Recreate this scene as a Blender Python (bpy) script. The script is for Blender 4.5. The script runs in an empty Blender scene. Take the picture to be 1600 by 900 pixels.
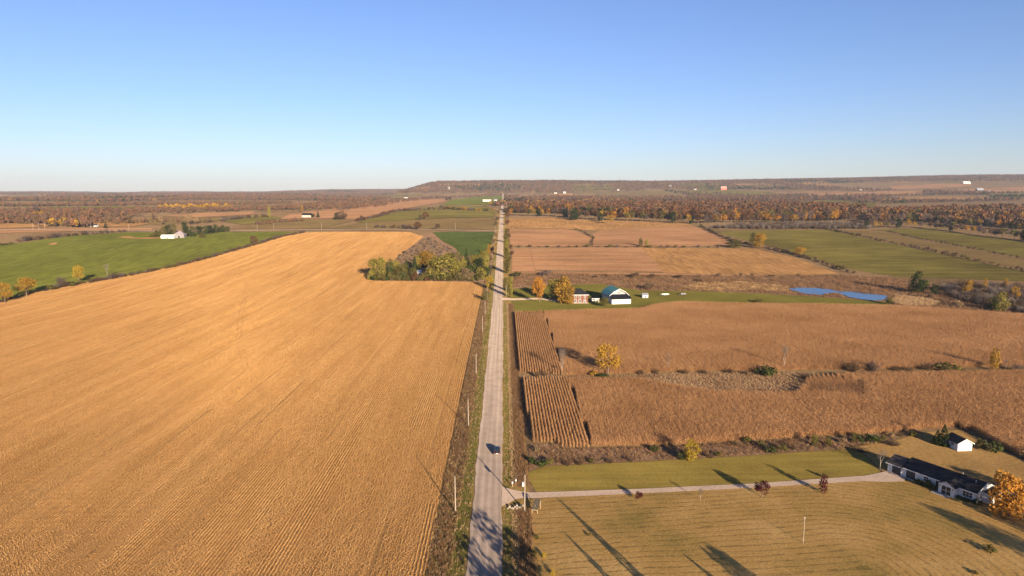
import bpy, math, random
import numpy as np
from mathutils import Vector, Matrix
from mathutils.geometry import delaunay_2d_cdt

R = math.radians
random.seed(7)
RNG = np.random.default_rng(11)
SC = bpy.context.scene
COL = SC.collection

# ------------------------------------------------------------------ camera
CAM_H = 73.0
FPX = 1067.0
YAW = math.atan(13.0 / FPX)          # the road runs along +Y, the lens points a touch to its side
PITCH = math.atan(150.0 / FPX)
FWD = Vector((math.sin(YAW) * math.cos(PITCH), math.cos(YAW) * math.cos(PITCH), -math.sin(PITCH)))
RGT = Vector((math.cos(YAW), -math.sin(YAW), 0.0))
UPV = RGT.cross(FWD)
cd = bpy.data.cameras.new('camera')
cd.sensor_width = 36.0
cd.lens = 36.0 * FPX / 1600.0
cd.clip_start = 0.5
cd.clip_end = 60000.0
cam = bpy.data.objects.new('camera', cd)
COL.objects.link(cam)
cam.matrix_world = Matrix(((RGT.x, UPV.x, -FWD.x, 0), (RGT.y, UPV.y, -FWD.y, 0), (RGT.z, UPV.z, -FWD.z, CAM_H), (0, 0, 0, 1)))
SC.camera = cam

# ------------------------------------------------------------------ sky, sun, exposure
SUN_EL, SUN_AZ = R(13.5), R(21.0)
SUN_DIR = Vector((math.sin(SUN_AZ) * math.cos(SUN_EL), -math.cos(SUN_AZ) * math.cos(SUN_EL), math.sin(SUN_EL)))  # towards the sun
W = bpy.data.worlds.new('World')
SC.world = W
W.use_nodes = True
wn = W.node_tree
bg = wn.nodes['Background']
sky = wn.nodes.new('ShaderNodeTexSky')
sky.sky_type = 'NISHITA'
sky.sun_disc = False
sky.sun_elevation = SUN_EL
sky.sun_rotation = math.pi - SUN_AZ
sky.altitude = 250
sky.air_density = 1.0
sky.dust_density = 0.3
sky.ozone_density = 3.0
tint = wn.nodes.new('ShaderNodeMix')
tint.data_type = 'RGBA'
tint.blend_type = 'MULTIPLY'
tint.inputs[0].default_value = 1.0
tint.inputs[7].default_value = (0.765, 0.76, 0.985, 1)       # the photograph's white balance
wn.links.new(sky.outputs['Color'], tint.inputs[6])
wn.links.new(tint.outputs[2], bg.inputs['Color'])
bg.inputs['Strength'].default_value = 0.076
sl = bpy.data.lights.new('sun', 'SUN')
sl.energy = 5.0
sl.angle = R(0.53)
sl.color = (1.0, 0.80, 0.56)
so = bpy.data.objects.new('sun', sl)
COL.objects.link(so)
so.rotation_euler = (-SUN_DIR).to_track_quat('-Z', 'Y').to_euler()
so.location = SUN_DIR * 300
vs = SC.view_settings
vs.view_transform = 'Standard'
vs.look = 'None'
vs.exposure = 1.15
vs.gamma = 1.0
SC.render.engine = 'CYCLES'
SC.cycles.max_bounces = 5
SC.cycles.diffuse_bounces = 3
SC.cycles.transmission_bounces = 3
SC.cycles.transparent_max_bounces = 6
SC.cycles.volume_bounces = 1
SC.cycles.use_denoising = True
SC.cycles.caustics_reflective = False
SC.cycles.caustics_refractive = False


# ------------------------------------------------------------------ terrain
KY = np.array([-2000, 0, 430, 520, 620, 780, 1000, 1250, 1800, 3000, 6000, 14000], float)
KZ = np.array([0, 0, 0, 1.6, 4.6, 11, 17.5, 25, 31, 38, 42, 42], float)


def sstep(t):
    t = np.clip(t, 0, 1)
    return t * t * (3 - 2 * t)


_m = np.gradient(KZ, KY)
_m[:3] = 0


def profile(y):
    y = np.clip(np.asarray(y, float), KY[0] + 1, KY[-1] - 1)
    i = np.clip(np.searchsorted(KY, y) - 1, 0, len(KY) - 2)
    h = KY[i + 1] - KY[i]
    t = (y - KY[i]) / h
    return ((1 + 2 * t) * (1 - t) ** 2 * KZ[i] + t * (1 - t) ** 2 * h * _m[i]
            + t * t * (3 - 2 * t) * KZ[i + 1] + t * t * (t - 1) * h * _m[i + 1])


def hgt(x, y):
    x = np.asarray(x, float)
    y = np.asarray(y, float)
    z = profile(y)
    # wooded escarpment: steep nose at its western end, long farmed slope in the east
    amp = 8 + 98 * sstep((x + 900) / 430.0) + 62 * sstep((x - 700) / 3800.0)
    y0 = 3700 - 1500 * sstep((x - 300) / 1600.0)
    y1 = 5350 + 900 * sstep((x - 300) / 2000.0)
    z = z + amp * sstep((y - y0) / (y1 - y0))
    # low far ridge behind the nose and rolling far country in the west
    z = z + 42 * sstep((y - 6200) / 2200.0) * sstep((x + 2900) / 1100.0) * (1 - sstep((x + 700) / 500.0))
    z = z + sstep((y - 1400) / 2500.0) * (3.0 * np.sin(x * 0.0031 + 1.0) + 2.5 * np.sin(y * 0.0023 + x * 0.0012))
    z = z + sstep((y - 6500) / 2500.0) * (9 + 9 * np.sin(x * 0.0017 + 0.6) + 5 * np.sin(x * 0.0041))
    # gentle swells near by
    z = z + sstep((y - 480) / 300.0) * 1.2 * np.sin(x * 0.012 + y * 0.004)
    return z


def H(x, y):
    return float(hgt(x, y))


def ray(px, py):
    return (FWD + RGT * ((px - 800.0) / FPX) + UPV * ((450.0 - py) / FPX))


def G(px, py, lift=0.0):
    """the place on the terrain that the photograph shows at a pixel"""
    d = ray(px, py)
    t = 60.0
    last = t
    o = Vector((0, 0, CAM_H))
    while t < 13000:
        p = o + d * t
        if p.z < H(p.x, p.y) + lift:
            lo, hi = last, t
            for _ in range(18):
                m = (lo + hi) / 2
                p = o + d * m
                if p.z < H(p.x, p.y) + lift:
                    hi = m
                else:
                    lo = m
            p = o + d * hi
            return Vector((p.x, p.y, H(p.x, p.y)))
        last = t
        t *= 1.012
    p = o + d * 11000
    return Vector((p.x, p.y, H(p.x, p.y)))


def mpp(y):
    return y / FPX / math.cos(PITCH)


def PW(pts):
    return [(lambda v: (v.x, v.y))(G(*p)) for p in pts]


def inside(poly, x, y):
    x = np.asarray(x)
    y = np.asarray(y)
    r = np.zeros(x.shape, bool)
    n = len(poly)
    for i in range(n):
        x1, y1 = poly[i]
        x2, y2 = poly[(i + 1) % n]
        if y1 == y2:
            continue
        c = ((y1 > y) != (y2 > y)) & (x < (x2 - x1) * (y - y1) / (y2 - y1) + x1)
        r ^= c
    return r


# ------------------------------------------------------------------ materials
MATS = {}


def newmat(name):
    m = bpy.data.materials.new(name)
    m.use_nodes = True
    nt = m.node_tree
    for n in list(nt.nodes):
        nt.nodes.remove(n)
    out = nt.nodes.new('ShaderNodeOutputMaterial')
    return m, nt, out


def nd(nt, t, **kw):
    n = nt.nodes.new(t)
    for k, v in kw.items():
        setattr(n, k, v)
    return n


def ramp(nt, cols, pos=None):
    r = nd(nt, 'ShaderNodeValToRGB')
    e = r.color_ramp.elements
    while len(e) < len(cols):
        e.new(0.5)
    for i, c in enumerate(cols):
        e[i].position = pos[i] if pos else (i / max(1, len(cols) - 1))
        e[i].color = (c[0], c[1], c[2], 1)
    return r


def mapped(nt, scale, rot=0.0, coord='Object', loc=(0, 0, 0)):
    tc = nd(nt, 'ShaderNodeTexCoord')
    mp = nd(nt, 'ShaderNodeMapping')
    mp.inputs['Scale'].default_value = scale
    mp.inputs['Rotation'].default_value = (0, 0, rot)
    mp.inputs['Location'].default_value = loc
    nt.links.new(tc.outputs[coord], mp.inputs['Vector'])
    return mp.outputs['Vector']


def noise(nt, vec, scale, detail=4, rough=0.55):
    n = nd(nt, 'ShaderNodeTexNoise')
    n.inputs['Scale'].default_value = scale
    n.inputs['Detail'].default_value = detail
    n.inputs['Roughness'].default_value = rough
    if vec is not None:
        nt.links.new(vec, n.inputs['Vector'])
    return n.outputs['Fac']


def mixc(nt, fac, a, b, mode='MIX'):
    n = nd(nt, 'ShaderNodeMix', data_type='RGBA', blend_type=mode)
    for s, v in ((n.inputs[0], fac), (n.inputs[6], a), (n.inputs[7], b)):
        if hasattr(v, 'is_output') or isinstance(v, bpy.types.NodeSocket):
            nt.links.new(v, s)
        elif isinstance(v, (int, float)):
            s.default_value = v
        else:
            s.default_value = (v[0], v[1], v[2], 1)
    return n.outputs[2]


def mth(nt, op, a, b=0.0, clamp=False):
    n = nd(nt, 'ShaderNodeMath', operation=op, use_clamp=clamp)
    for s, v in ((n.inputs[0], a), (n.inputs[1], b)):
        if isinstance(v, bpy.types.NodeSocket):
            nt.links.new(v, s)
        else:
            s.default_value = v
    return n.outputs[0]


def ground_mat(name, cols, patch=0.02, fine=0.8, stretch=(1, 1), rot=0.0, fine_amt=0.5, bump=0.3, rough=0.95, streak=None, streak_amt=0.4):
    """soil, grass and crop cover: patches, fine mottling, optional lines left by machines"""
    if name in MATS:
        return MATS[name]
    m, nt, out = newmat(name)
    v = mapped(nt, (stretch[0], stretch[1], 1), rot)
    big = noise(nt, v, patch, 5, 0.6)
    rp = ramp(nt, cols, [0.3 + 0.4 * i / max(1, len(cols) - 1) for i in range(len(cols))])
    nt.links.new(big, rp.inputs[0])
    col = rp.outputs[0]
    fn = noise(nt, v, fine, 3, 0.7)
    f2 = ramp(nt, [(1 - fine_amt,) * 3, (1 + fine_amt * 0.6,) * 3], [0.25, 0.75])
    nt.links.new(fn, f2.inputs[0])
    col = mixc(nt, 1.0, col, f2.outputs[0], 'MULTIPLY')
    if streak:
        sv = mapped(nt, (streak[0], streak[1], 1), rot)
        sn = noise(nt, sv, 1.0, 3, 0.6)
        sr = ramp(nt, [(1 - streak_amt,) * 3, (1 + streak_amt * 0.5,) * 3], [0.35, 0.65])
        nt.links.new(sn, sr.inputs[0])
        col = mixc(nt, 1.0, col, sr.outputs[0], 'MULTIPLY')
    b = nd(nt, 'ShaderNodeBsdfDiffuse')
    b.inputs['Roughness'].default_value = 0.8
    nt.links.new(col, b.inputs['Color'])
    if bump:
        bp = nd(nt, 'ShaderNodeBump')
        bp.inputs['Strength'].default_value = bump
        bp.inputs['Distance'].default_value = 0.25
        nt.links.new(fn, bp.inputs['Height'])
        nt.links.new(bp.outputs[0], b.inputs['Normal'])
    nt.links.new(b.outputs[0], out.inputs['Surface'])
    MATS[name] = m
    return m


def leaf_mat(name, cols, trans=0.25, loc_scale=0.0, objvar=0.35, along=1.0):
    """leaf-sized pieces, each with its own tint, each plant a little different"""
    if name in MATS:
        return MATS[name]
    m, nt, out = newmat(name)
    g = nd(nt, 'ShaderNodeNewGeometry')
    oi = nd(nt, 'ShaderNodeObjectInfo')
    k = mth(nt, 'MULTIPLY', g.outputs['Random Per Island'], 1 - objvar)
    k = mth(nt, 'ADD', k, mth(nt, 'MULTIPLY', oi.outputs['Random'], objvar))
    if loc_scale:
        vm = nd(nt, 'ShaderNodeVectorMath', operation='MULTIPLY')
        vm.inputs[1].default_value = (1, along, 1)
        nt.links.new(oi.outputs['Location'], vm.inputs[0])
        nz = noise(nt, vm.outputs[0], loc_scale, 5, 0.65)
        k = mth(nt, 'ADD', mth(nt, 'MULTIPLY', k, 0.5), mth(nt, 'MULTIPLY', mth(nt, 'SUBTRACT', nz, 0.25), 1.0))
    rp = ramp(nt, cols)
    nt.links.new(k, rp.inputs[0])
    d = nd(nt, 'ShaderNodeBsdfDiffuse')
    t = nd(nt, 'ShaderNodeBsdfTranslucent')
    nt.links.new(rp.outputs[0], d.inputs['Color'])
    nt.links.new(rp.outputs[0], t.inputs['Color'])
    mx = nd(nt, 'ShaderNodeMixShader')
    mx.inputs[0].default_value = trans
    nt.links.new(d.outputs[0], mx.inputs[1])
    nt.links.new(t.outputs[0], mx.inputs[2])
    nt.links.new(mx.outputs[0], out.inputs['Surface'])
    MATS[name] = m
    return m


def plain(name, col, rough=0.7, var=0.12, scale=3.0, metal=0.0, spec=0.4, bump=0.0):
    if name in MATS:
        return MATS[name]
    m, nt, out = newmat(name)
    b = nd(nt, 'ShaderNodeBsdfPrincipled')
    v = mapped(nt, (1, 1, 1))
    n = noise(nt, v, scale, 4, 0.6)
    r = ramp(nt, [tuple(c * (1 - var) for c in col), tuple(min(1, c * (1 + var)) for c in col)], [0.3, 0.7])
    nt.links.new(n, r.inputs[0])
    nt.links.new(r.outputs[0], b.inputs['Base Color'])
    b.inputs['Roughness'].default_value = rough
    b.inputs['Metallic'].default_value = metal
    b.inputs['Specular IOR Level'].default_value = spec
    if bump:
        bp = nd(nt, 'ShaderNodeBump')
        bp.inputs['Strength'].default_value = bump
        nt.links.new(n, bp.inputs['Height'])
        nt.links.new(bp.outputs[0], b.inputs['Normal'])
    nt.links.new(b.outputs[0], out.inputs['Surface'])
    MATS[name] = m
    return m


LEAF = {
    'gold': [(0.165, 0.095, 0.016), (0.33, 0.19, 0.032), (0.495, 0.285, 0.048)],
    'yellow': [(0.18, 0.125, 0.0175), (0.36, 0.25, 0.035), (0.54, 0.375, 0.0525)],
    'yellowgreen': [(0.12, 0.1025, 0.0225), (0.24, 0.205, 0.045), (0.36, 0.3075, 0.0675)],
    'orange': [(0.185, 0.0875, 0.015), (0.37, 0.175, 0.03), (0.555, 0.2625, 0.045)],
    'rust': [(0.0675, 0.033, 0.0155), (0.135, 0.066, 0.031), (0.2025, 0.099, 0.0465)],
    'brown': [(0.065, 0.0425, 0.025), (0.13, 0.085, 0.05), (0.195, 0.1275, 0.075)],
    'mauve': [(0.0675, 0.049, 0.0425), (0.135, 0.098, 0.085), (0.2025, 0.147, 0.1275)],
    'green': [(0.025, 0.035, 0.012), (0.055, 0.07, 0.02), (0.10, 0.115, 0.035)],
    'olive': [(0.0625, 0.054, 0.015), (0.125, 0.108, 0.03), (0.1875, 0.162, 0.045)],
    'conifer': [(0.012, 0.020, 0.009), (0.028, 0.040, 0.014), (0.055, 0.068, 0.022)],
    'wine': [(0.035, 0.010, 0.012), (0.08, 0.018, 0.02), (0.14, 0.035, 0.03)],
    'tan': [(0.14, 0.0975, 0.0525), (0.28, 0.195, 0.105), (0.42, 0.2925, 0.1575)],
    'grey': [(0.14, 0.11, 0.09), (0.22, 0.18, 0.15), (0.32, 0.27, 0.225)],
}


def LM(k):
    return leaf_mat('leaves_' + k, LEAF[k])


BARK = plain('bark', (0.17, 0.125, 0.09), 0.9, 0.3, 4)
PALEBARK = plain('pale_bark', (0.36, 0.31, 0.25), 0.9, 0.25, 4)


# ------------------------------------------------------------------ mesh helpers
def mesh(name, verts, faces, mat=None, smooth=False):
    me = bpy.data.meshes.new(name)
    me.from_pydata([tuple(v) for v in verts], [], faces)
    if mat is not None:
        me.materials.append(mat)
    if smooth:
        me.polygons.foreach_set('use_smooth', [True] * len(me.polygons))
    me.update()
    return me


def link(name, data, parent=None):
    o = bpy.data.objects.new(name, data)
    COL.objects.link(o)
    if parent is not None:
        o.parent = parent
    return o


def tag(o, label=None, cat=None, group=None, kind=None):
    for k, v in (('label', label), ('category', cat), ('group', group), ('kind', kind)):
        if v:
            o[k] = v
    return o


def thing(name, loc, rz, label, cat, group=None):
    e = link(name, None)
    e.location = loc
    e.rotation_euler = (0, 0, rz)
    return tag(e, label, cat, group)


class MB:
    """collects simple solids into one mesh"""

    def __init__(s):
        s.v = []
        s.f = []

    def add(s, vs_, fs):
        b = len(s.v)
        s.v += [tuple(v) for v in vs_]
        s.f += [tuple(i + b for i in f) for f in fs]
        return s

    def box(s, x0, x1, y0, y1, z0, z1):
        return s.add([(x0, y0, z0), (x1, y0, z0), (x1, y1, z0), (x0, y1, z0), (x0, y0, z1), (x1, y0, z1), (x1, y1, z1), (x0, y1, z1)],
                     [(0, 3, 2, 1), (4, 5, 6, 7), (0, 1, 5, 4), (1, 2, 6, 5), (2, 3, 7, 6), (3, 0, 4, 7)])

    def slab(s, pts, thick):
        """a sheet through pts (3-D, planar) with thickness downwards"""
        n = len(pts)
        a = [Vector(p) for p in pts]
        b = [p - Vector((0, 0, thick)) for p in a]
        return s.add(a + b, [tuple(range(n)), tuple(range(2 * n - 1, n - 1, -1))] + [(i, i + n, (i + 1) % n + n, (i + 1) % n) for i in range(n)])

    def prism(s, poly, axis, a0, a1):
        """extrude a 2-D outline along x or y (outline in the other axis and z)"""
        n = len(poly)
        P = (lambda p, a: (a, p[0], p[1])) if axis == 'x' else (lambda p, a: (p[0], a, p[1]))
        vs_ = [P(p, a0) for p in poly] + [P(p, a1) for p in poly]
        return s.add(vs_, [tuple(range(n - 1, -1, -1)), tuple(range(n, 2 * n))] + [(i, (i + 1) % n, (i + 1) % n + n, i + n) for i in range(n)])

    def tube(s, p0, p1, r0, r1, n=6, cap=True):
        p0 = Vector(p0)
        p1 = Vector(p1)
        d = (p1 - p0).normalized()
        a = d.orthogonal().normalized()
        b = d.cross(a)
        vs_ = []
        for p, r in ((p0, r0), (p1, r1)):
            for i in range(n):
                t = 2 * math.pi * i / n
                vs_.append(p + a * (r * math.cos(t)) + b * (r * math.sin(t)))
        fs = [(i, (i + 1) % n, (i + 1) % n + n, i + n) for i in range(n)]
        if cap:
            fs += [tuple(range(n - 1, -1, -1)), tuple(range(n, 2 * n))]
        return s.add(vs_, fs)

    def build(s, name, mat, parent=None, smooth=False, me_name=None):
        return link(name, mesh(me_name or name, s.v, s.f, mat, smooth), parent)


# ------------------------------------------------------------------ ground sheets
def ground_sheet():
    ys = [-700.0]
    while ys[-1] < 13000:
        s = (ys[-1] + 800)
        ys.append(ys[-1] + max(8.0, s * 0.016))
    ys = np.array(ys)
    aa = np.linspace(-1.6, 1.6, 220)
    Y, A = np.meshgrid(ys, aa, indexing='ij')
    X = A * (Y + 900)
    Z = hgt(X, Y)
    n, m = Y.shape
    V = np.stack([X, Y, Z], -1).reshape(-1, 3)
    i = np.arange(n - 1)[:, None] * m + np.arange(m - 1)[None, :]
    F = np.stack([i, i + 1, i + 1 + m, i + m], -1).reshape(-1, 4)
    return V, F


def fast_mesh(name, V, F, mat, smooth=True):
    me = bpy.data.meshes.new(name)
    V = np.asarray(V, np.float32)
    F = np.asarray(F, np.int32)
    me.vertices.add(len(V))
    me.vertices.foreach_set('co', V.ravel())
    k = F.shape[1]
    me.loops.add(F.size)
    me.loops.foreach_set('vertex_index', F.ravel())
    me.polygons.add(len(F))
    me.polygons.foreach_set('loop_start', np.arange(0, F.size, k, dtype=np.int32))
    me.polygons.foreach_set('use_smooth', np.full(len(F), smooth))
    me.materials.append(mat)
    me.update(calc_edges=True)
    return me


def sheet(name, poly, mat, layer, label=None, cat=None, kind='structure', step=None, px=True, zfun=None):
    """a field, lawn, road ... lying on the terrain"""
    W_ = PW(poly) if px else poly
    pts = np.array(W_)
    ext = max(np.ptp(pts[:, 0]), np.ptp(pts[:, 1]))
    st = step or max(4.0, ext / 28.0)
    bd = []
    for i in range(len(W_)):
        a = Vector(W_[i])
        b = Vector(W_[(i + 1) % len(W_)])
        k = max(1, int((b - a).length / st))
        bd += [tuple(a.lerp(b, j / k)) for j in range(k)]
    gx = np.arange(pts[:, 0].min(), pts[:, 0].max(), st)
    gy = np.arange(pts[:, 1].min(), pts[:, 1].max(), st)
    X, Y = np.meshgrid(gx, gy)
    X = X.ravel() + st * 0.31
    Y = Y.ravel() + st * 0.37
    ok = inside(W_, X, Y)
    vin = [Vector(p) for p in bd] + [Vector((x, y)) for x, y in zip(X[ok], Y[ok])]
    res = delaunay_2d_cdt(vin, [], [list(range(len(bd)))], 1, 1e-4)
    v2 = np.array([(v.x, v.y) for v in res[0]])
    dz = 0.05 * layer * (1 + v2[:, 1] / 350.0)
    z = hgt(v2[:, 0], v2[:, 1]) + dz
    if zfun is not None:
        z = zfun(v2[:, 0], v2[:, 1])
    V = np.column_stack([v2, z])
    F = []
    for f in res[2]:
        a, b, c = f[:3]
        if (v2[b][0] - v2[a][0]) * (v2[c][1] - v2[a][1]) - (v2[b][1] - v2[a][1]) * (v2[c][0] - v2[a][0]) < 0:
            f = list(reversed(f))
        F.append(tuple(f))
    me = mesh(name, V, F, mat, True)
    o = link(name, me)
    tag(o, label, cat, None, kind)
    return o, W_


# ------------------------------------------------------------------ scatter (only for what nobody counts)
def scatter(name, pts, rz, scl, srcs, label, cat, tilt=None, idx=None):
    """plants of a mass: one object, its pieces set out on points"""
    n = len(pts)
    me = bpy.data.meshes.new(name)
    me.vertices.add(n)
    me.vertices.foreach_set('co', np.asarray(pts, np.float32).ravel())
    a = me.attributes.new('rot', 'FLOAT_VECTOR', 'POINT')
    r = np.zeros((n, 3), np.float32)
    r[:, 2] = rz
    if tilt is not None:
        r[:, :2] = tilt
    a.data.foreach_set('vector', r.ravel())
    a = me.attributes.new('scl', 'FLOAT_VECTOR', 'POINT')
    s = np.asarray(scl, np.float32)
    if s.ndim == 1:
        s = np.repeat(s[:, None], 3, 1)
    a.data.foreach_set('vector', np.ascontiguousarray(s).ravel())
    a = me.attributes.new('idx', 'INT', 'POINT')
    a.data.foreach_set('value', (RNG.integers(0, len(srcs), n) if idx is None else idx).astype(np.int32))
    o = link(name, me)
    ng = bpy.data.node_groups.new(name, 'GeometryNodeTree')
    ng.interface.new_socket('Geometry', in_out='INPUT', socket_type='NodeSocketGeometry')
    ng.interface.new_socket('Geometry', in_out='OUTPUT', socket_type='NodeSocketGeometry')
    N = ng.nodes
    gi = N.new('NodeGroupInput')
    go = N.new('NodeGroupOutput')
    ip = N.new('GeometryNodeInstanceOnPoints')
    jo = N.new('GeometryNodeJoinGeometry')
    for so_ in reversed(srcs):
        oi = N.new('GeometryNodeObjectInfo')
        oi.inputs['Object'].default_value = so_
        oi.inputs['As Instance'].default_value = True
        ng.links.new(oi.outputs['Geometry'], jo.inputs[0])
    ng.links.new(jo.outputs[0], ip.inputs['Instance'])
    ip.inputs['Pick Instance'].default_value = True
    ng.links.new(gi.outputs[0], ip.inputs['Points'])
    for nm, ty, sock in (('rot', 'FLOAT_VECTOR', 'Rotation'), ('scl', 'FLOAT_VECTOR', 'Scale'), ('idx', 'INT', 'Instance Index')):
        na = N.new('GeometryNodeInputNamedAttribute')
        na.data_type = ty
        na.inputs['Name'].default_value = nm
        ng.links.new(na.outputs['Attribute'], ip.inputs[sock])
    ng.links.new(ip.outputs[0], go.inputs[0])
    md = o.modifiers.new('set out', 'NODES')
    md.node_group = ng
    return tag(o, label, cat, None, 'stuff')


def src(name, me):
    return bpy.data.objects.new(name, me)      # never linked: only the pieces set out are in the place


def grid_in(poly, dx, dy, rot=0.0, jit=0.0):
    p = np.array(poly)
    c, s = math.cos(-rot), math.sin(-rot)
    q = np.column_stack([p[:, 0] * c - p[:, 1] * s, p[:, 0] * s + p[:, 1] * c])
    X, Y = np.meshgrid(np.arange(q[:, 0].min() + dx / 2, q[:, 0].max(), dx), np.arange(q[:, 1].min() + dy / 2, q[:, 1].max(), dy))
    X = X.ravel() + RNG.uniform(-jit, jit, X.size) * dx
    Y = Y.ravel() + RNG.uniform(-jit, jit, Y.size) * dy
    c, s = math.cos(rot), math.sin(rot)
    x, y = X * c - Y * s, X * s + Y * c
    ok = inside(poly, x, y)
    return x[ok], y[ok]


# ------------------------------------------------------------------ plants
def quads(cen, nor, sx, sy, rng):
    n = len(cen)
    r = rng.normal(size=(n, 3))
    t = np.cross(nor, r)
    t /= np.linalg.norm(t, axis=1, keepdims=True) + 1e-9
    b = np.cross(nor, t)
    t = t * np.asarray(sx).reshape(-1, 1) / 2
    b = b * np.asarray(sy).reshape(-1, 1) / 2
    V = np.stack([cen - t - b, cen + t - b * 0.6, cen + t * 0.7 + b, cen - t * 0.8 + b * 0.8], 1).reshape(-1, 3)
    F = np.arange(4 * n).reshape(-1, 4)
    return V, F


def unit(v):
    return v / (np.linalg.norm(v, axis=1, keepdims=True) + 1e-9)


def crown_pts(blobs, n, rng, inner=0.45):
    """points through the outer shell of a set of lobes (x, y, z, rx, rz)"""
    w = np.array([b[3] ** 2 for b in blobs])
    k = rng.choice(len(blobs), n, p=w / w.sum())
    B = np.array(blobs)[k]
    d = unit(rng.normal(size=(n, 3)))
    r = inner + (1 - inner) * rng.random(n) ** 0.5
    off = d * r[:, None] * np.column_stack([B[:, 3], B[:, 3], B[:, 4]])
    return B[:, :3] + off, d


def lobes_round(rng, z0, z1, w, n, flat=0.8):
    L = [(0, 0, (z0 + z1) / 2, w * 0.30, (z1 - z0) * 0.40)]
    for i in range(n):
        a = rng.random() * 6.283
        t = rng.random()
        z = z0 + (z1 - z0) * (0.15 + 0.72 * t)
        prof = math.sin(math.pi * min(1, max(0.0, 0.12 + 0.80 * t))) ** 0.6
        r = w * 0.5 * prof * (0.55 + 0.2 * rng.random())
        s = w * (0.13 + 0.09 * rng.random())
        L.append((r * math.cos(a), r * math.sin(a), z, s, s * flat))
    return L


def limbs(mb, rng, h0, spread, top, r, n, sides=5):
    base = Vector((0, 0, h0))
    for i in range(n):
        a = i * 6.283 / n + rng.random()
        e = Vector((math.cos(a) * spread * (0.5 + 0.5 * rng.random()), math.sin(a) * spread * (0.5 + 0.5 * rng.random()), h0 + (top - h0) * (0.4 + 0.6 * rng.random())))
        mb.tube(base, base.lerp(e, 0.5) + Vector((0, 0, (top - h0) * 0.08)), r * 0.6, r * 0.38, sides, False)
        mb.tube(base.lerp(e, 0.5) + Vector((0, 0, (top - h0) * 0.08)), e, r * 0.38, r * 0.08, sides, False)


PROTO = {}


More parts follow.
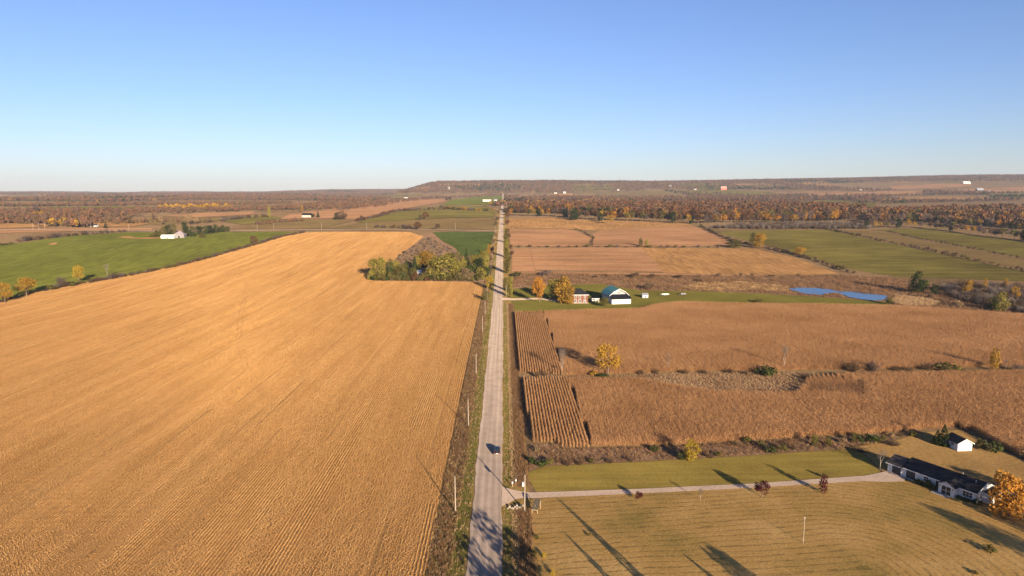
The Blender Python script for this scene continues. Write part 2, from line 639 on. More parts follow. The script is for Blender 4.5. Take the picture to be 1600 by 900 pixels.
def proto(kind, var):
    """unit plant: 1 high, 1 wide; returns (trunk verts/faces, crown verts/faces)"""
    key = (kind, var)
    if key in PROTO:
        return PROTO[key]
    rng = np.random.default_rng(abs(hash((len(kind) * 131 + ord(kind[0]) * 7 + ord(kind[-1]), var))) % 100000)
    tb = MB()
    if kind in ('round', 'far'):
        far = kind == 'far'
        tb.tube((0, 0, -0.02), (0.01, 0, 0.34), 0.026, 0.018, 6, False)
        tb.tube((0.01, 0, 0.34), (-0.01, 0.01, 0.80), 0.018, 0.004, 5, False)
        limbs(tb, rng, 0.27, 0.36, 0.82, 0.018, 6 if not far else 4)
        L = lobes_round(rng, 0.20, 1.0, 1.0, 16)
        n = 260 if far else 1900
        P, d = crown_pts(L, n, rng, 0.4)
        P[:, 2] = np.clip(P[:, 2], 0.13, 1.02)
        s = (0.085 if far else 0.040) * (0.6 + 0.8 * rng.random(n))
        C = quads(P, unit(d + rng.normal(size=(n, 3)) * 0.7), s, s * 0.75, rng)
    elif kind == 'tall':                                      # woodland edge tree, long bare trunk
        tb.tube((0, 0, -0.02), (0.01, 0, 0.5), 0.024, 0.015, 5, False)
        tb.tube((0.01, 0, 0.5), (0, 0, 0.92), 0.015, 0.003, 4, False)
        limbs(tb, rng, 0.38, 0.35, 0.9, 0.014, 5, 4)
        L = lobes_round(rng, 0.30, 1.0, 1.0, 12)
        n = 300
        P, d = crown_pts(L, n, rng, 0.35)
        s = 0.08 * (0.5 + rng.random(n))
        C = quads(P, unit(d + rng.normal(size=(n, 3)) * 0.7), s, s * 0.8, rng)
    elif kind == 'bushy':                                     # foliage down to the ground
        tb.tube((0, 0, -0.02), (0, 0, 0.5), 0.03, 0.012, 6, False)
        limbs(tb, rng, 0.15, 0.36, 0.85, 0.02, 6)
        L = lobes_round(rng, 0.02, 1.0, 1.0, 18, 1.1)
        n = 1700
        P, d = crown_pts(L, n, rng, 0.5)
        P[:, 2] = np.clip(P[:, 2], 0.0, 1.02)
        s = 0.044 * (0.6 + 0.8 * rng.random(n))
        C = quads(P, unit(d + rng.normal(size=(n, 3)) * 0.6), s * 0.8, s * 1.2, rng)
    elif kind == 'shrub':
        for i in range(7):
            a = rng.random() * 6.283
            tb.tube((0, 0, -0.03), (0.36 * math.cos(a), 0.36 * math.sin(a), 0.6 + 0.25 * rng.random()), 0.018, 0.004, 4, False)
        L = [(0, 0, 0.4, 0.3, 0.36)] + [(0.3 * math.cos(a), 0.3 * math.sin(a), 0.25 + 0.45 * rng.random(), 0.2, 0.22) for a in rng.random(8) * 6.283]
        n = 260
        P, d = crown_pts(L, n, rng, 0.4)
        P[:, 2] = np.clip(P[:, 2], 0.0, 1.0)
        s = 0.115 * (0.5 + rng.random(n))
        C = quads(P, unit(d + rng.normal(size=(n, 3)) * 0.7), s * 0.75, s, rng)
    elif kind == 'twiggy':                                    # leafless thicket of stems
        C = MB()
        for i in range(42):
            a = rng.random() * 6.283
            q = 0.12 * rng.random()
            p0 = Vector((q * math.cos(a), q * math.sin(a), -0.03))
            l = 0.5 * rng.random() ** 0.6
            p1 = Vector((l * math.cos(a + 0.4 * rng.normal()), l * math.sin(a), 0.55 + 0.45 * rng.random() - l * 0.35))
            C.tube(p0, p1, 0.014, 0.006, 3, False)
            for j in range(5):
                m_ = p0.lerp(p1, 0.4 + 0.6 * rng.random())
                C.tube(m_, m_ + Vector(tuple(rng.normal(size=3) * 0.13 + np.array([0, 0, 0.06]))), 0.009, 0.004, 3, False)
        C = (np.array(C.v), C.f)
        tb.tube((0, 0, -0.03), (0, 0, 0.4), 0.02, 0.008, 5, False)
    elif kind == 'conifer':
        tb.tube((0, 0, -0.02), (0, 0, 0.97), 0.028, 0.003, 6, False)
        n = 900
        t = rng.random(n) ** 0.75
        t = 1 - t
        z = 0.04 + 0.95 * (1 - t) if False else 0.05 + 0.94 * rng.random(n) ** 1.35
        layer = 0.86 + 0.14 * np.sin(z * 42 + var)
        rr = 0.5 * (1 - z) ** 0.85 * layer * (0.55 + 0.45 * rng.random(n) ** 0.5) + 0.012
        a = rng.random(n) * 6.283
        P = np.column_stack([rr * np.cos(a), rr * np.sin(a), z - rr * 0.16])
        d = np.column_stack([np.cos(a) * 0.6, np.sin(a) * 0.6, np.full(n, 0.8)])
        s = 0.06 * (0.5 + rng.random(n)) * (1.15 - 0.6 * z)
        C = quads(P, unit(d + rng.normal(size=(n, 3)) * 0.5), s, s * 1.3, rng)
    elif kind == 'column':
        tb.tube((0, 0, -0.02), (0, 0, 0.9), 0.03, 0.004, 6, False)
        L = [(rng.normal() * 0.06, rng.normal() * 0.06, z, 0.34 * math.sin(math.pi * (0.15 + 0.75 * z)) + 0.06, 0.12) for z in np.linspace(0.12, 0.93, 11)]
        n = 600
        P, d = crown_pts(L, n, rng, 0.55)
        P[:, 2] = np.clip(P[:, 2], 0.0, 1.02)
        s = 0.07 * (0.6 + 0.7 * rng.random(n))
        C = quads(P, unit(d + rng.normal(size=(n, 3)) * 0.6), s * 0.8, s, rng)
    elif kind == 'bare':
        def grow(mb, p, d, l, r, lev):
            e = p + d * l
            mb.tube(p, e, r, r * 0.62, 5 if lev < 2 else 3, False)
            if lev >= 5:
                return
            for i in range(3 if lev < 4 else 2):
                nd_ = (d + Vector(tuple(rng.normal(size=3) * (0.40 if lev < 2 else 0.55))) + Vector((0, 0, 0.16))).normalized()
                grow(mb if lev < 1 else C, e if i else p.lerp(e, 0.8), nd_, l * (0.66 + 0.16 * rng.random()), r * 0.6, lev + 1)
        C = MB()
        tb.tube((0, 0, -0.02), (0, 0, 0.2), 0.02, 0.016, 6, False)
        for i in range(3):
            a = i * 2.1 + rng.random()
            grow(tb, Vector((0, 0, 0.2)), Vector((0.36 * math.cos(a), 0.36 * math.sin(a), 1)).normalized(), 0.22, 0.013, 1)
        V = np.array(C.v)
        f = 1.0 / V[:, 2].max()
        V[:, 2] *= f
        tb.v = [(v[0], v[1], v[2] * f) for v in tb.v]
        wd = max(np.abs(V[:, 0]).max(), np.abs(V[:, 1]).max()) * 2
        V[:, :2] /= wd
        tb.v = [(v[0] / wd if v[2] > 0.3 else v[0], v[1] / wd if v[2] > 0.3 else v[1], v[2]) for v in tb.v]
        C = (V, C.f)
    PROTO[key] = ((tb.v, tb.f), C)
    return PROTO[key]


PM = {}


def plant_meshes(kind, var, colour, bark):
    key = (kind, var, colour, bark)
    if key not in PM:
        (tv, tf), (cv, cf) = proto(kind, var)
        m_t = mesh('trunk', tv, tf, bark, True)
        if isinstance(cf, np.ndarray):
            m_c = fast_mesh('crown', cv, cf, LM(colour), False)
        else:
            m_c = mesh('crown', cv, cf, LM(colour))
        PM[key] = (m_t, m_c)
    return PM[key]


NVAR = {'round': 3, 'far': 3, 'tall': 4, 'bushy': 3, 'shrub': 4, 'twiggy': 3, 'conifer': 2, 'column': 2, 'bare': 3}
_count = [0]
TREES = []


def plant_at(p, h, w, kind, colour, name, label, cat, group=None, bark=None, var=None):
    _count[0] += 1
    var = (_count[0] * 7 + _count[0] // 3) % NVAR[kind] if var is None else var
    m_t, m_c = plant_meshes(kind, var, colour, bark or (PALEBARK if kind == 'bare' else BARK))
    e = thing(name, (p[0], p[1], p[2]), random.uniform(0, 6.283), label, cat, group)
    e.scale = (w, w, h)
    if kind in ('shrub', 'twiggy'):
        link('stem', m_t, e)
        link('foliage' if kind == 'shrub' else 'branches', m_c, e)
    else:
        link('trunk', m_t, e)
        link('branches' if kind == 'bare' else 'crown', m_c, e)
    TREES.append((p[0], p[1]))
    return e


def plant(px, py, hpx, wpx, kind, colour, name, label, cat='tree', group=None, **kw):
    p = G(px, py)
    k = mpp(p.y)
    return plant_at(p, hpx * k, wpx * k, kind, colour, name, label, cat, group, **kw)


def along(pxs, spacing, jit=0.0):
    """points every so many metres along a line given in picture points"""
    W_ = [G(*p) for p in pxs]
    out = []
    carry = 0.0
    for a, b in zip(W_[:-1], W_[1:]):
        L = math.hypot(b.x - a.x, b.y - a.y)
        t = carry
        while t < L:
            q = a.lerp(b, t / L)
            x = q.x + random.uniform(-jit, jit)
            y = q.y + random.uniform(-jit, jit)
            out.append((x, y, H(x, y)))
            t += spacing * random.uniform(0.65, 1.35)
        carry = t - L
    return out


def hedge_shrubs(pxs, spacing, hr, wr, kinds, label, group, jit=1.0, name='shrub'):
    for q in along(pxs, spacing, jit):
        kind, col = random.choice(kinds)
        hh = random.uniform(*hr)
        plant_at(q, hh, hh * random.uniform(*wr), kind, col, name, label[(kind, col)] if isinstance(label, dict) else label, 'shrub', group)


def tree_tile(name, rng, n, size, hr, cols, nq=26, dome=True):
    """a small patch of a far-off wood"""
    V, F = [], []
    b = 0
    for i in range(n):
        x, y = (rng.random(2) - 0.5) * size
        h = rng.uniform(*hr)
        w = h * rng.uniform(0.55, 0.85)
        L = [(0, 0, 0.62, 0.30, 0.34)] + [(0.25 * math.cos(a), 0.25 * math.sin(a), 0.4 + 0.4 * rng.random(), 0.22, 0.22) for a in rng.random(5) * 6.283]
        P, d = crown_pts(L, nq, rng, 0.5)
        s = 0.24 * (0.6 + 0.7 * rng.random(nq))
        v, f = quads(P, unit(d + rng.normal(size=(nq, 3)) * 0.5), s, s, rng)
        v = v * np.array([w, w, h]) + np.array([x, y, 0])
        V.append(v)
        F.append(f + b)
        b += len(v)
    me = fast_mesh(name, np.concatenate(V), np.concatenate(F), cols, False)
    return src(name, me)


# ================================================================== THE SETTING
M_GROUND = ground_mat('rough_grassland', [(0.09, 0.066, 0.034), (0.125, 0.08, 0.043), (0.165, 0.108, 0.06), (0.11, 0.085, 0.034)], 0.012, 0.35, fine_amt=0.45)
gv, gf = ground_sheet()
tag(link('ground', fast_mesh('ground', gv, gf, M_GROUND)), 'rolling brown and olive countryside rising to wooded hills', 'ground', None, 'structure')

ROAD_L, ROAD_R = -7.35, -0.45
FIELD_EDGE = -15.6
CORN_EDGE = 6.4

# --- sheets of cover
M_STUB = ground_mat('stubble_soil', [(0.2184, 0.1209, 0.0468), (0.28, 0.155, 0.06), (0.336, 0.186, 0.072)], 0.02, 2.2, (1, 0.35), fine_amt=0.35, streak=(0.35, 0.012), streak_amt=0.22)
M_CORNSOIL = ground_mat('corn_litter', [(0.13, 0.085, 0.045), (0.22, 0.145, 0.075)], 0.1, 2.0)
M_GREEN = ground_mat('winter_crop', [(0.0704, 0.076, 0.0144), (0.088, 0.095, 0.018), (0.1056, 0.114, 0.0216)], 0.012, 0.5, (1, 0.5), fine_amt=0.22, streak=(0.3, 0.02), streak_amt=0.3)
M_DKGREEN = ground_mat('young_crop', [(0.039, 0.0515, 0.014), (0.05, 0.066, 0.018), (0.06, 0.0792, 0.0216)], 0.02, 0.6, fine_amt=0.25, streak=(0.4, 0.02), streak_amt=0.2)
M_HAY = ground_mat('hay_meadow', [(0.0778, 0.0648, 0.0187), (0.108, 0.09, 0.026), (0.135, 0.1125, 0.0325)], 0.01, 0.5, fine_amt=0.35, streak=(0.02, 0.22), streak_amt=0.4, rot=0.4)
M_TAN = ground_mat('cut_field', [(0.1762, 0.096, 0.051), (0.235, 0.128, 0.068), (0.282, 0.1536, 0.0816)], 0.015, 0.6, (0.6, 1), fine_amt=0.35, streak=(0.012, 0.3), streak_amt=0.34)
M_TAN2 = ground_mat('raked_field', [(0.1755, 0.0975, 0.0406), (0.225, 0.125, 0.052), (0.27, 0.15, 0.0624)], 0.015, 0.5, fine_amt=0.3, streak=(0.35, 0.02), streak_amt=0.32, rot=0.55)
M_OLIVE = ground_mat('rough_pasture', [(0.0897, 0.0624, 0.0273), (0.115, 0.08, 0.035), (0.138, 0.096, 0.042)], 0.015, 0.4, fine_amt=0.35)
M_WEEDS = ground_mat('weedy_fallow', [(0.1237, 0.075, 0.045), (0.165, 0.1, 0.06), (0.2145, 0.13, 0.078)], 0.06, 0.9, fine_amt=0.45)
M_REED = ground_mat('dry_reeds', [(0.234, 0.1482, 0.0663), (0.3, 0.19, 0.085), (0.36, 0.228, 0.102)], 0.08, 1.0, (0.5, 1.2), fine_amt=0.4)
M_LAWN = ground_mat('lawn_grass', [(0.1482, 0.1108, 0.0281), (0.19, 0.142, 0.036), (0.228, 0.1704, 0.0432)], 0.05, 1.4, fine_amt=0.28, streak=(0.03, 0.5), streak_amt=0.15)
M_FARMLAWN = ground_mat('farmyard_grass', [(0.0741, 0.0663, 0.0156), (0.095, 0.085, 0.02), (0.114, 0.102, 0.024)], 0.03, 1.0, fine_amt=0.3)
M_DRYLAWN = ground_mat('dry_lawn', [(0.195, 0.1209, 0.0452), (0.25, 0.155, 0.058), (0.3, 0.186, 0.0696)], 0.05, 1.2, fine_amt=0.4)
M_VERGE = ground_mat('verge_grass', [(0.126, 0.084, 0.0294), (0.18, 0.12, 0.042), (0.216, 0.144, 0.0504)], 0.08, 1.2, (1, 0.4), fine_amt=0.4)


def mown_mat():
    """dry lawn with the windrows a mower leaves, running round the plot"""
    m, nt, out = newmat('mown_lawn')
    ROT = R(-6.5)
    v = mapped(nt, (1, 1, 1), 0.0)
    mp = nd(nt, 'ShaderNodeVectorRotate', rotation_type='Z_AXIS')
    nt.links.new(v, mp.inputs['Vector'])
    mp.inputs['Center'].default_value = (52, 122, 0)
    mp.inputs['Angle'].default_value = ROT
    wob = noise(nt, v, 0.06, 2)
    sx = nd(nt, 'ShaderNodeSeparateXYZ')
    nt.links.new(mp.outputs[0], sx.inputs[0])
    qx = mth(nt, 'SUBTRACT', mth(nt, 'ABSOLUTE', mth(nt, 'SUBTRACT', sx.outputs[0], 24.0)), 48.0)
    qy = mth(nt, 'SUBTRACT', mth(nt, 'ABSOLUTE', mth(nt, 'SUBTRACT', sx.outputs[1], 122.0)), 1.0)
    ax = mth(nt, 'MAXIMUM', qx, 0.0)
    ay = mth(nt, 'MAXIMUM', qy, 0.0)
    ln = mth(nt, 'SQRT', mth(nt, 'ADD', mth(nt, 'MULTIPLY', ax, ax), mth(nt, 'MULTIPLY', ay, ay)))
    sd = mth(nt, 'ADD', ln, mth(nt, 'MINIMUM', mth(nt, 'MAXIMUM', qx, qy), 0.0))
    sd = mth(nt, 'ADD', sd, mth(nt, 'MULTIPLY', wob, 3.0))
    ph = mth(nt, 'FRACT', mth(nt, 'DIVIDE', sd, 2.1))
    tri = mth(nt, 'ABSOLUTE', mth(nt, 'SUBTRACT', ph, 0.5))
    brk = noise(nt, v, 0.35, 4, 0.7)
    line = ramp(nt, [(1, 1, 1), (0, 0, 0)], [0.03, 0.21])
    nt.links.new(tri, line.inputs[0])
    lr = mth(nt, 'MULTIPLY', line.outputs[0], ramp_f(nt, brk, 0.40, 0.68))
    big = noise(nt, v, 0.045, 5, 0.6)
    c = ramp(nt, [(0.28, 0.19, 0.052), (0.44, 0.26, 0.08), (0.54, 0.335, 0.12)], [0.3, 0.5, 0.7])
    nt.links.new(big, c.inputs[0])
    fine = noise(nt, v, 1.8, 3, 0.7)
    f2 = ramp(nt, [(0.65,) * 3, (1.25,) * 3], [0.25, 0.75])
    nt.links.new(fine, f2.inputs[0])
    col = mixc(nt, 1.0, c.outputs[0], f2.outputs[0], 'MULTIPLY')
    col = mixc(nt, mth(nt, 'MULTIPLY', lr, 0.72), col, (0.085, 0.065, 0.024))
    d = nd(nt, 'ShaderNodeBsdfDiffuse')
    nt.links.new(col, d.inputs['Color'])
    bp = nd(nt, 'ShaderNodeBump')
    bp.inputs['Strength'].default_value = 0.35
    bp.inputs['Distance'].default_value = 0.2
    nt.links.new(mth(nt, 'ADD', fine, mth(nt, 'MULTIPLY', line.outputs[0], -0.22)), bp.inputs['Height'])
    nt.links.new(bp.outputs[0], d.inputs['Normal'])
    nt.links.new(d.outputs[0], out.inputs['Surface'])
    return m


def ramp_f(nt, v, a, b):
    n = nd(nt, 'ShaderNodeMapRange')
    n.inputs[1].default_value = a
    n.inputs[2].default_value = b
    nt.links.new(v, n.inputs[0])
    return n.outputs[0]


M_MOWN = mown_mat()

# big cut field west of the road; its east edge runs along the roadside brush
pt = PW([(0, 473), (60, 456), (130, 443), (200, 431), (270, 417), (330, 402), (400, 382), (440, 370), (480, 363.5), (560, 362.5), (640, 363), (662, 370), (645, 384), (618, 404), (596, 424), (576, 438.5), (640, 439.5), (700, 440.5), (748, 441.5)])
STUB = [(-330, 40), (-300, 250)] + pt + [(FIELD_EDGE, pt[-1][1] - 12), (FIELD_EDGE - 0.4, 300), (FIELD_EDGE, 180), (FIELD_EDGE + 0.3, 120), (FIELD_EDGE, 40)]
sheet('stubble_field', STUB, M_STUB, 2, 'wide golden harvested field of stubble beside the road', 'field', px=False, step=14)

sheet('green_field', [(-160, 416), (0, 384), (30, 380), (70, 374), (120, 368), (200, 363), (300, 363), (430, 362), (462, 362), (440, 367), (425, 373), (395, 381), (330, 400), (270, 415), (200, 429), (130, 441), (60, 454), (0, 470), (-160, 505)],
      M_GREEN, 1, 'bright green crop field behind the hedge of the stubble field', 'field')
sheet('bare_patch', [(75, 382.5), (80, 380), (88, 379.6), (90, 381), (85, 383)], M_TAN2, 3, 'small pale bare oval in the green field', 'soil patch', step=3)
sheet('bare_patch', [(185, 371.5), (192, 369.4), (204, 369.8), (212, 372), (238, 371.2), (254, 371.8), (250, 373.4), (225, 373.8), (206, 373.6)], M_TAN2, 3, 'pale bare strip in the green field leading to the white shed', 'soil patch', step=4)
sheet('young_crop_field', [(676, 363), (700, 362.5), (773, 362.5), (768, 378), (764, 398), (720, 400), (712, 388), (690, 376)], M_DKGREEN, 1, 'small dark green crop field at the road crossing', 'field')
sheet('scrub_patch', [(576, 438), (596, 423), (618, 403), (645, 383), (664, 369), (676, 364), (692, 378), (712, 390), (722, 402), (764, 402), (758, 440), (640, 439)], M_WEEDS, 1, 'patch of brown leafless scrub behind the shelter trees', 'scrub')

# east of the road
FA = [(CORN_EDGE, 0)] * 0 + PW([(803, 491), (850, 490), (1000, 486), (1024, 479), (1060, 475.5), (1200, 478), (1400, 481), (1600, 495), (1780, 512), (1780, 572), (1600, 573), (1480, 575), (1360, 578), (1210, 580), (1050, 582), (950, 586), (880, 588), (848, 584)])
FA = [(max(CORN_EDGE, x), y) for x, y in FA]
FA.append((CORN_EDGE, FA[-1][1] + 1))
sheet('corn_field', FA, M_CORNSOIL, 1, 'tall dry corn field between the farmyard and the tree hedge', 'field', px=False, step=12)
FB = PW([(815, 597), (905, 597), (1000, 598), (1040, 606), (1120, 617), (1246, 620), (1262, 600), (1300, 590), (1450, 587), (1600, 584), (1780, 588), (1780, 800), (1600, 716), (1540, 686), (1500, 668), (1440, 672), (1390, 678), (1306, 682), (1180, 689), (1050, 697), (876, 700), (868, 692), (832, 692)])
FB = [(max(CORN_EDGE, x), y) for x, y in FB]
sheet('corn_field', FB, M_CORNSOIL, 1, 'dry brown corn field behind the white bungalow', 'field', px=False, step=12)
FALLOW = [(848, 585), (950, 587), (1050, 583), (1200, 581), (1258, 583), (1262, 596), (1244, 618), (1120, 614), (1040, 603), (1000, 596), (900, 594)]
_, FALW = sheet('fallow_strip', FALLOW, M_WEEDS, 1, 'pale weedy strip between the two corn fields', 'grass')
BRUSH = [(828, 694), (868, 694), (877, 702), (1050, 699), (1180, 691), (1306, 684), (1390, 680), (1400, 690), (1310, 702), (1180, 711), (1000, 721), (850, 728), (826, 736)]
_, BRW = sheet('brush_strip', BRUSH, M_WEEDS, 1, 'brown brush strip between corn and green lawn', 'scrub')
UPLAWN = [(821, 740), (850, 729), (1000, 722), (1180, 712), (1310, 703), (1345, 705), (1375, 738), (1352, 745), (1300, 747), (1180, 756), (1000, 764), (838, 769)]
sheet('lawn', UPLAWN, M_LAWN, 1, 'green lawn strip beside the long driveway', 'lawn')
_, LOW = sheet('lawn', [(829, 780), (848, 777), (1000, 771), (1180, 762), (1350, 752), (1440, 751), (1475, 768), (1540, 790), (1600, 806), (1800, 850), (1800, 980), (1100, 1120), (822, 1120), (826, 900)], M_MOWN, 1, 'dry mown lawn with curved windrows before the bungalow', 'lawn', step=7)
sheet('lawn', [(1300, 701), (1340, 694), (1400, 688), (1440, 676), (1500, 672), (1540, 690), (1600, 722), (1700, 770), (1700, 815), (1600, 800), (1540, 785), (1480, 765), (1440, 750), (1380, 738), (1345, 704)], M_DRYLAWN, 1, 'dry tan yard grass behind the bungalow', 'lawn', step=6)

sheet('farmyard', [(788, 486), (790, 470), (800, 452), (850, 447), (940, 444), (1000, 455), (1080, 455), (1180, 459), (1235, 462), (1300, 466), (1390, 473), (1400, 480), (1200, 477), (1060, 474.5), (1024, 478), (1000, 485), (850, 489)], M_FARMLAWN, 2, 'green farmyard grass around the red brick house and barn', 'grass')
SCRUB = [(790, 450), (796, 429), (850, 428), (1030, 430), (1180, 432), (1310, 431), (1400, 436), (1480, 452), (1600, 484), (1780, 508), (1600, 493), (1400, 479), (1390, 471), (1300, 465), (1235, 461), (1180, 458), (1000, 454), (940, 443), (850, 446)]
_, SCW = sheet('scrub_meadow', SCRUB, M_WEEDS, 1, 'brown scrubby meadow behind the farmyard', 'scrub')
sheet('reed_bed', [(1062, 448), (1100, 441), (1170, 440), (1235, 448), (1232, 455), (1150, 454), (1090, 455)], M_REED, 3, 'pale dry reeds beside the pond', 'grass')
_, REW = sheet('reed_bed', [(1390, 473), (1400, 462), (1440, 466), (1470, 473), (1462, 478), (1420, 479)], M_REED, 3, 'clump of pale reeds at the end of the pond', 'grass')

m, nt, out = newmat('pond_water')
b = nd(nt, 'ShaderNodeBsdfPrincipled')
b.inputs['Base Color'].default_value = (0.035, 0.07, 0.125, 1)
b.inputs['Roughness'].default_value = 0.06
b.inputs['IOR'].default_value = 1.33
nz = noise(nt, mapped(nt, (1, 1, 1)), 0.7, 3)
bp = nd(nt, 'ShaderNodeBump')
bp.inputs['Strength'].default_value = 0.03
bp.inputs['Distance'].default_value = 0.05
nt.links.new(nz, bp.inputs['Height'])
nt.links.new(bp.outputs[0], b.inputs['Normal'])
nt.links.new(b.outputs[0], out.inputs['Surface'])
M_WATER = m
POND = [(1231, 452), (1246, 450.3), (1275, 450.8), (1298, 453), (1312, 456), (1330, 456.5), (1350, 459), (1385, 462.5), (1387, 469), (1366, 470.5), (1345, 468.3), (1328, 465.5), (1319, 462), (1308, 458.6), (1297, 458.6), (1286, 461.4), (1266, 461), (1250, 458), (1240, 455)]
_, PONDW = sheet('pond', POND, M_WATER, 4, 'small blue pond reflecting the sky beyond the corn', 'pond')

sheet('cut_field', [(828, 389), (910, 387), (1000, 387), (1018, 403), (1036, 425), (900, 423), (836, 422)], M_TAN, 2, 'tan standing crop field behind the brick farmhouse', 'field')
sheet('cut_field', [(1000, 387), (1100, 388), (1180, 389), (1240, 402), (1312, 428), (1240, 430), (1100, 428), (1036, 426), (1018, 403)], M_TAN2, 1, 'tan field with raked lines before the pond scrub', 'field')
sheet('field_margin', [(799, 426), (801, 388), (828, 388), (836, 424), (1036, 427), (1240, 431), (1100, 431), (900, 428)], M_TAN, 1, 'pale mown margin around the tan crop field', 'field')
sheet('cut_field', [(795, 359), (880, 358), (900, 361), (926, 373), (924, 385), (860, 386), (797, 384)], M_TAN, 2, 'tan field touching the road below the wood', 'field')
sheet('cut_field', [(926, 366), (940, 360), (1000, 357), (1080, 353), (1100, 358), (1135, 374), (1150, 383), (1060, 386), (926, 385)], M_TAN, 2, 'broad tan field in front of the wood', 'field')
sheet('pasture', [(793, 357), (795, 342), (850, 340), (930, 344), (1060, 347), (1085, 352), (1000, 356), (930, 360), (870, 357)], M_TAN2, 1, 'brown pasture at the foot of the wood', 'field')
sheet('meadow', [(1186, 360), (1290, 359), (1362, 375), (1458, 394), (1600, 424), (1800, 466), (1800, 500), (1600, 440), (1500, 436), (1403, 433), (1335, 422), (1295, 411), (1240, 395), (1192, 382), (1150, 372), (1120, 362)], M_HAY, 1, 'large olive hay meadow beyond the tan fields', 'field')
sheet('meadow', [(1293, 359), (1360, 361), (1390, 364), (1450, 377), (1600, 406), (1800, 444), (1800, 464), (1600, 421), (1458, 391), (1364, 373)], M_OLIVE, 1, 'narrow rough pasture between two hedges', 'field')
sheet('meadow', [(1362, 360), (1400, 357.5), (1445, 358), (1513, 366), (1600, 379), (1800, 408), (1800, 440), (1600, 403), (1450, 374.5), (1392, 362)], M_HAY, 2, 'green meadow below the far wood', 'field')

# farther fields, as far as they can be told apart
far_fields = [
    ('ploughed_field', M_TAN, [(438, 343), (480, 341), (560, 343), (600, 333), (650, 323), (700, 315), (692, 311.5), (630, 311.5), (575, 315), (552, 322), (500, 329), (450, 336)], 'pinkish ploughed field on the rise beyond the crossroad'),
    ('meadow', M_HAY, [(556, 349), (602, 335), (655, 325), (700, 323), (760, 322), (775, 330), (773, 340), (700, 341), (640, 344)], 'olive meadow on the rise west of the road'),
    ('meadow', M_OLIVE, [(500, 358), (556, 350), (640, 345), (776, 341), (778, 359.5), (640, 359.5)], 'rough olive pasture along the crossroad'),
    ('meadow', M_GREEN, [(690, 321), (705, 313), (740, 308), (785, 306), (784, 314), (775, 320)], 'green field around the far white barns'),
    ('meadow', M_OLIVE, [(380, 358), (400, 349), (480, 343), (556, 345), (500, 358)], 'brownish pasture beyond the green field'),
    ('meadow', M_HAY, [(340, 345), (420, 337), (440, 341), (400, 349), (380, 352)], 'narrow olive meadow far beyond the green field'),
    ('cut_field', M_TAN, [(255, 338), (310, 333.5), (400, 331), (390, 336), (300, 340)], 'narrow tan field before the golden far trees'),
    ('meadow', M_OLIVE, [(200, 346), (255, 340), (390, 338), (340, 346), (250, 352)], 'brown strip of pasture beyond the conifer shelter'),
    ('cut_field', M_TAN2, [(130, 353), (150, 347), (215, 345), (240, 349), (200, 355)], 'sunlit tan strip beyond the green field'),
    ('cut_field', M_TAN, [(-100, 362), (0, 358), (120, 356.5), (238, 357), (238, 359.5), (120, 361.5), (0, 365), (-100, 370)], 'thin tan strip along the far crossroad'),
    ('meadow', M_TAN2, [(-100, 352), (0, 349), (70, 350), (75, 355), (0, 357), (-100, 360)], 'brown field beyond the far crossroad'),
    ('cut_field', M_TAN, [(804, 309.5), (840, 306), (893, 303), (898, 305.5), (850, 310), (806, 312.5)], 'tan hillside field beside the far road'),
    ('meadow', M_OLIVE, [(905, 310), (930, 302), (1000, 299), (1050, 300), (1090, 308), (1000, 311)], 'grey olive hillside pasture'),
    ('meadow', M_HAY, [(1090, 305), (1060, 298), (1120, 297), (1200, 300), (1236, 306), (1160, 308)], 'green hillside pasture below the ridge'),
    ('cut_field', M_TAN, [(1388, 292), (1440, 289), (1512, 287), (1518, 291), (1460, 295), (1392, 296)], 'tan hillside field below the long white barn'),
    ('cut_field', M_TAN, [(1250, 304), (1300, 301.5), (1442, 298.5), (1442, 304), (1340, 307), (1280, 308)], 'pale tan field on the lower slope'),
    ('cut_field', M_TAN, [(1490, 298), (1530, 295), (1640, 291), (1640, 300), (1540, 302), (1494, 302)], 'tan slope field beside the dark far barn'),
    ('meadow', M_HAY, [(1230, 316), (1300, 313), (1370, 317), (1366, 324), (1300, 321)], 'green slope field behind the russet wood'),
    ('cut_field', M_TAN2, [(1330, 312), (1440, 308), (1560, 309), (1550, 313), (1420, 315)], 'dull tan slope field behind the far wood'),
    ('meadow', M_HAY, [(1540, 304), (1640, 301), (1640, 309), (1560, 310)], 'pale green field on the far slope'),
]
FARW = []
for nm, mt, poly, lab in far_fields:
    o_, w_ = sheet(nm, poly, mt, 3, lab, 'field')
    FARW.append(w_)

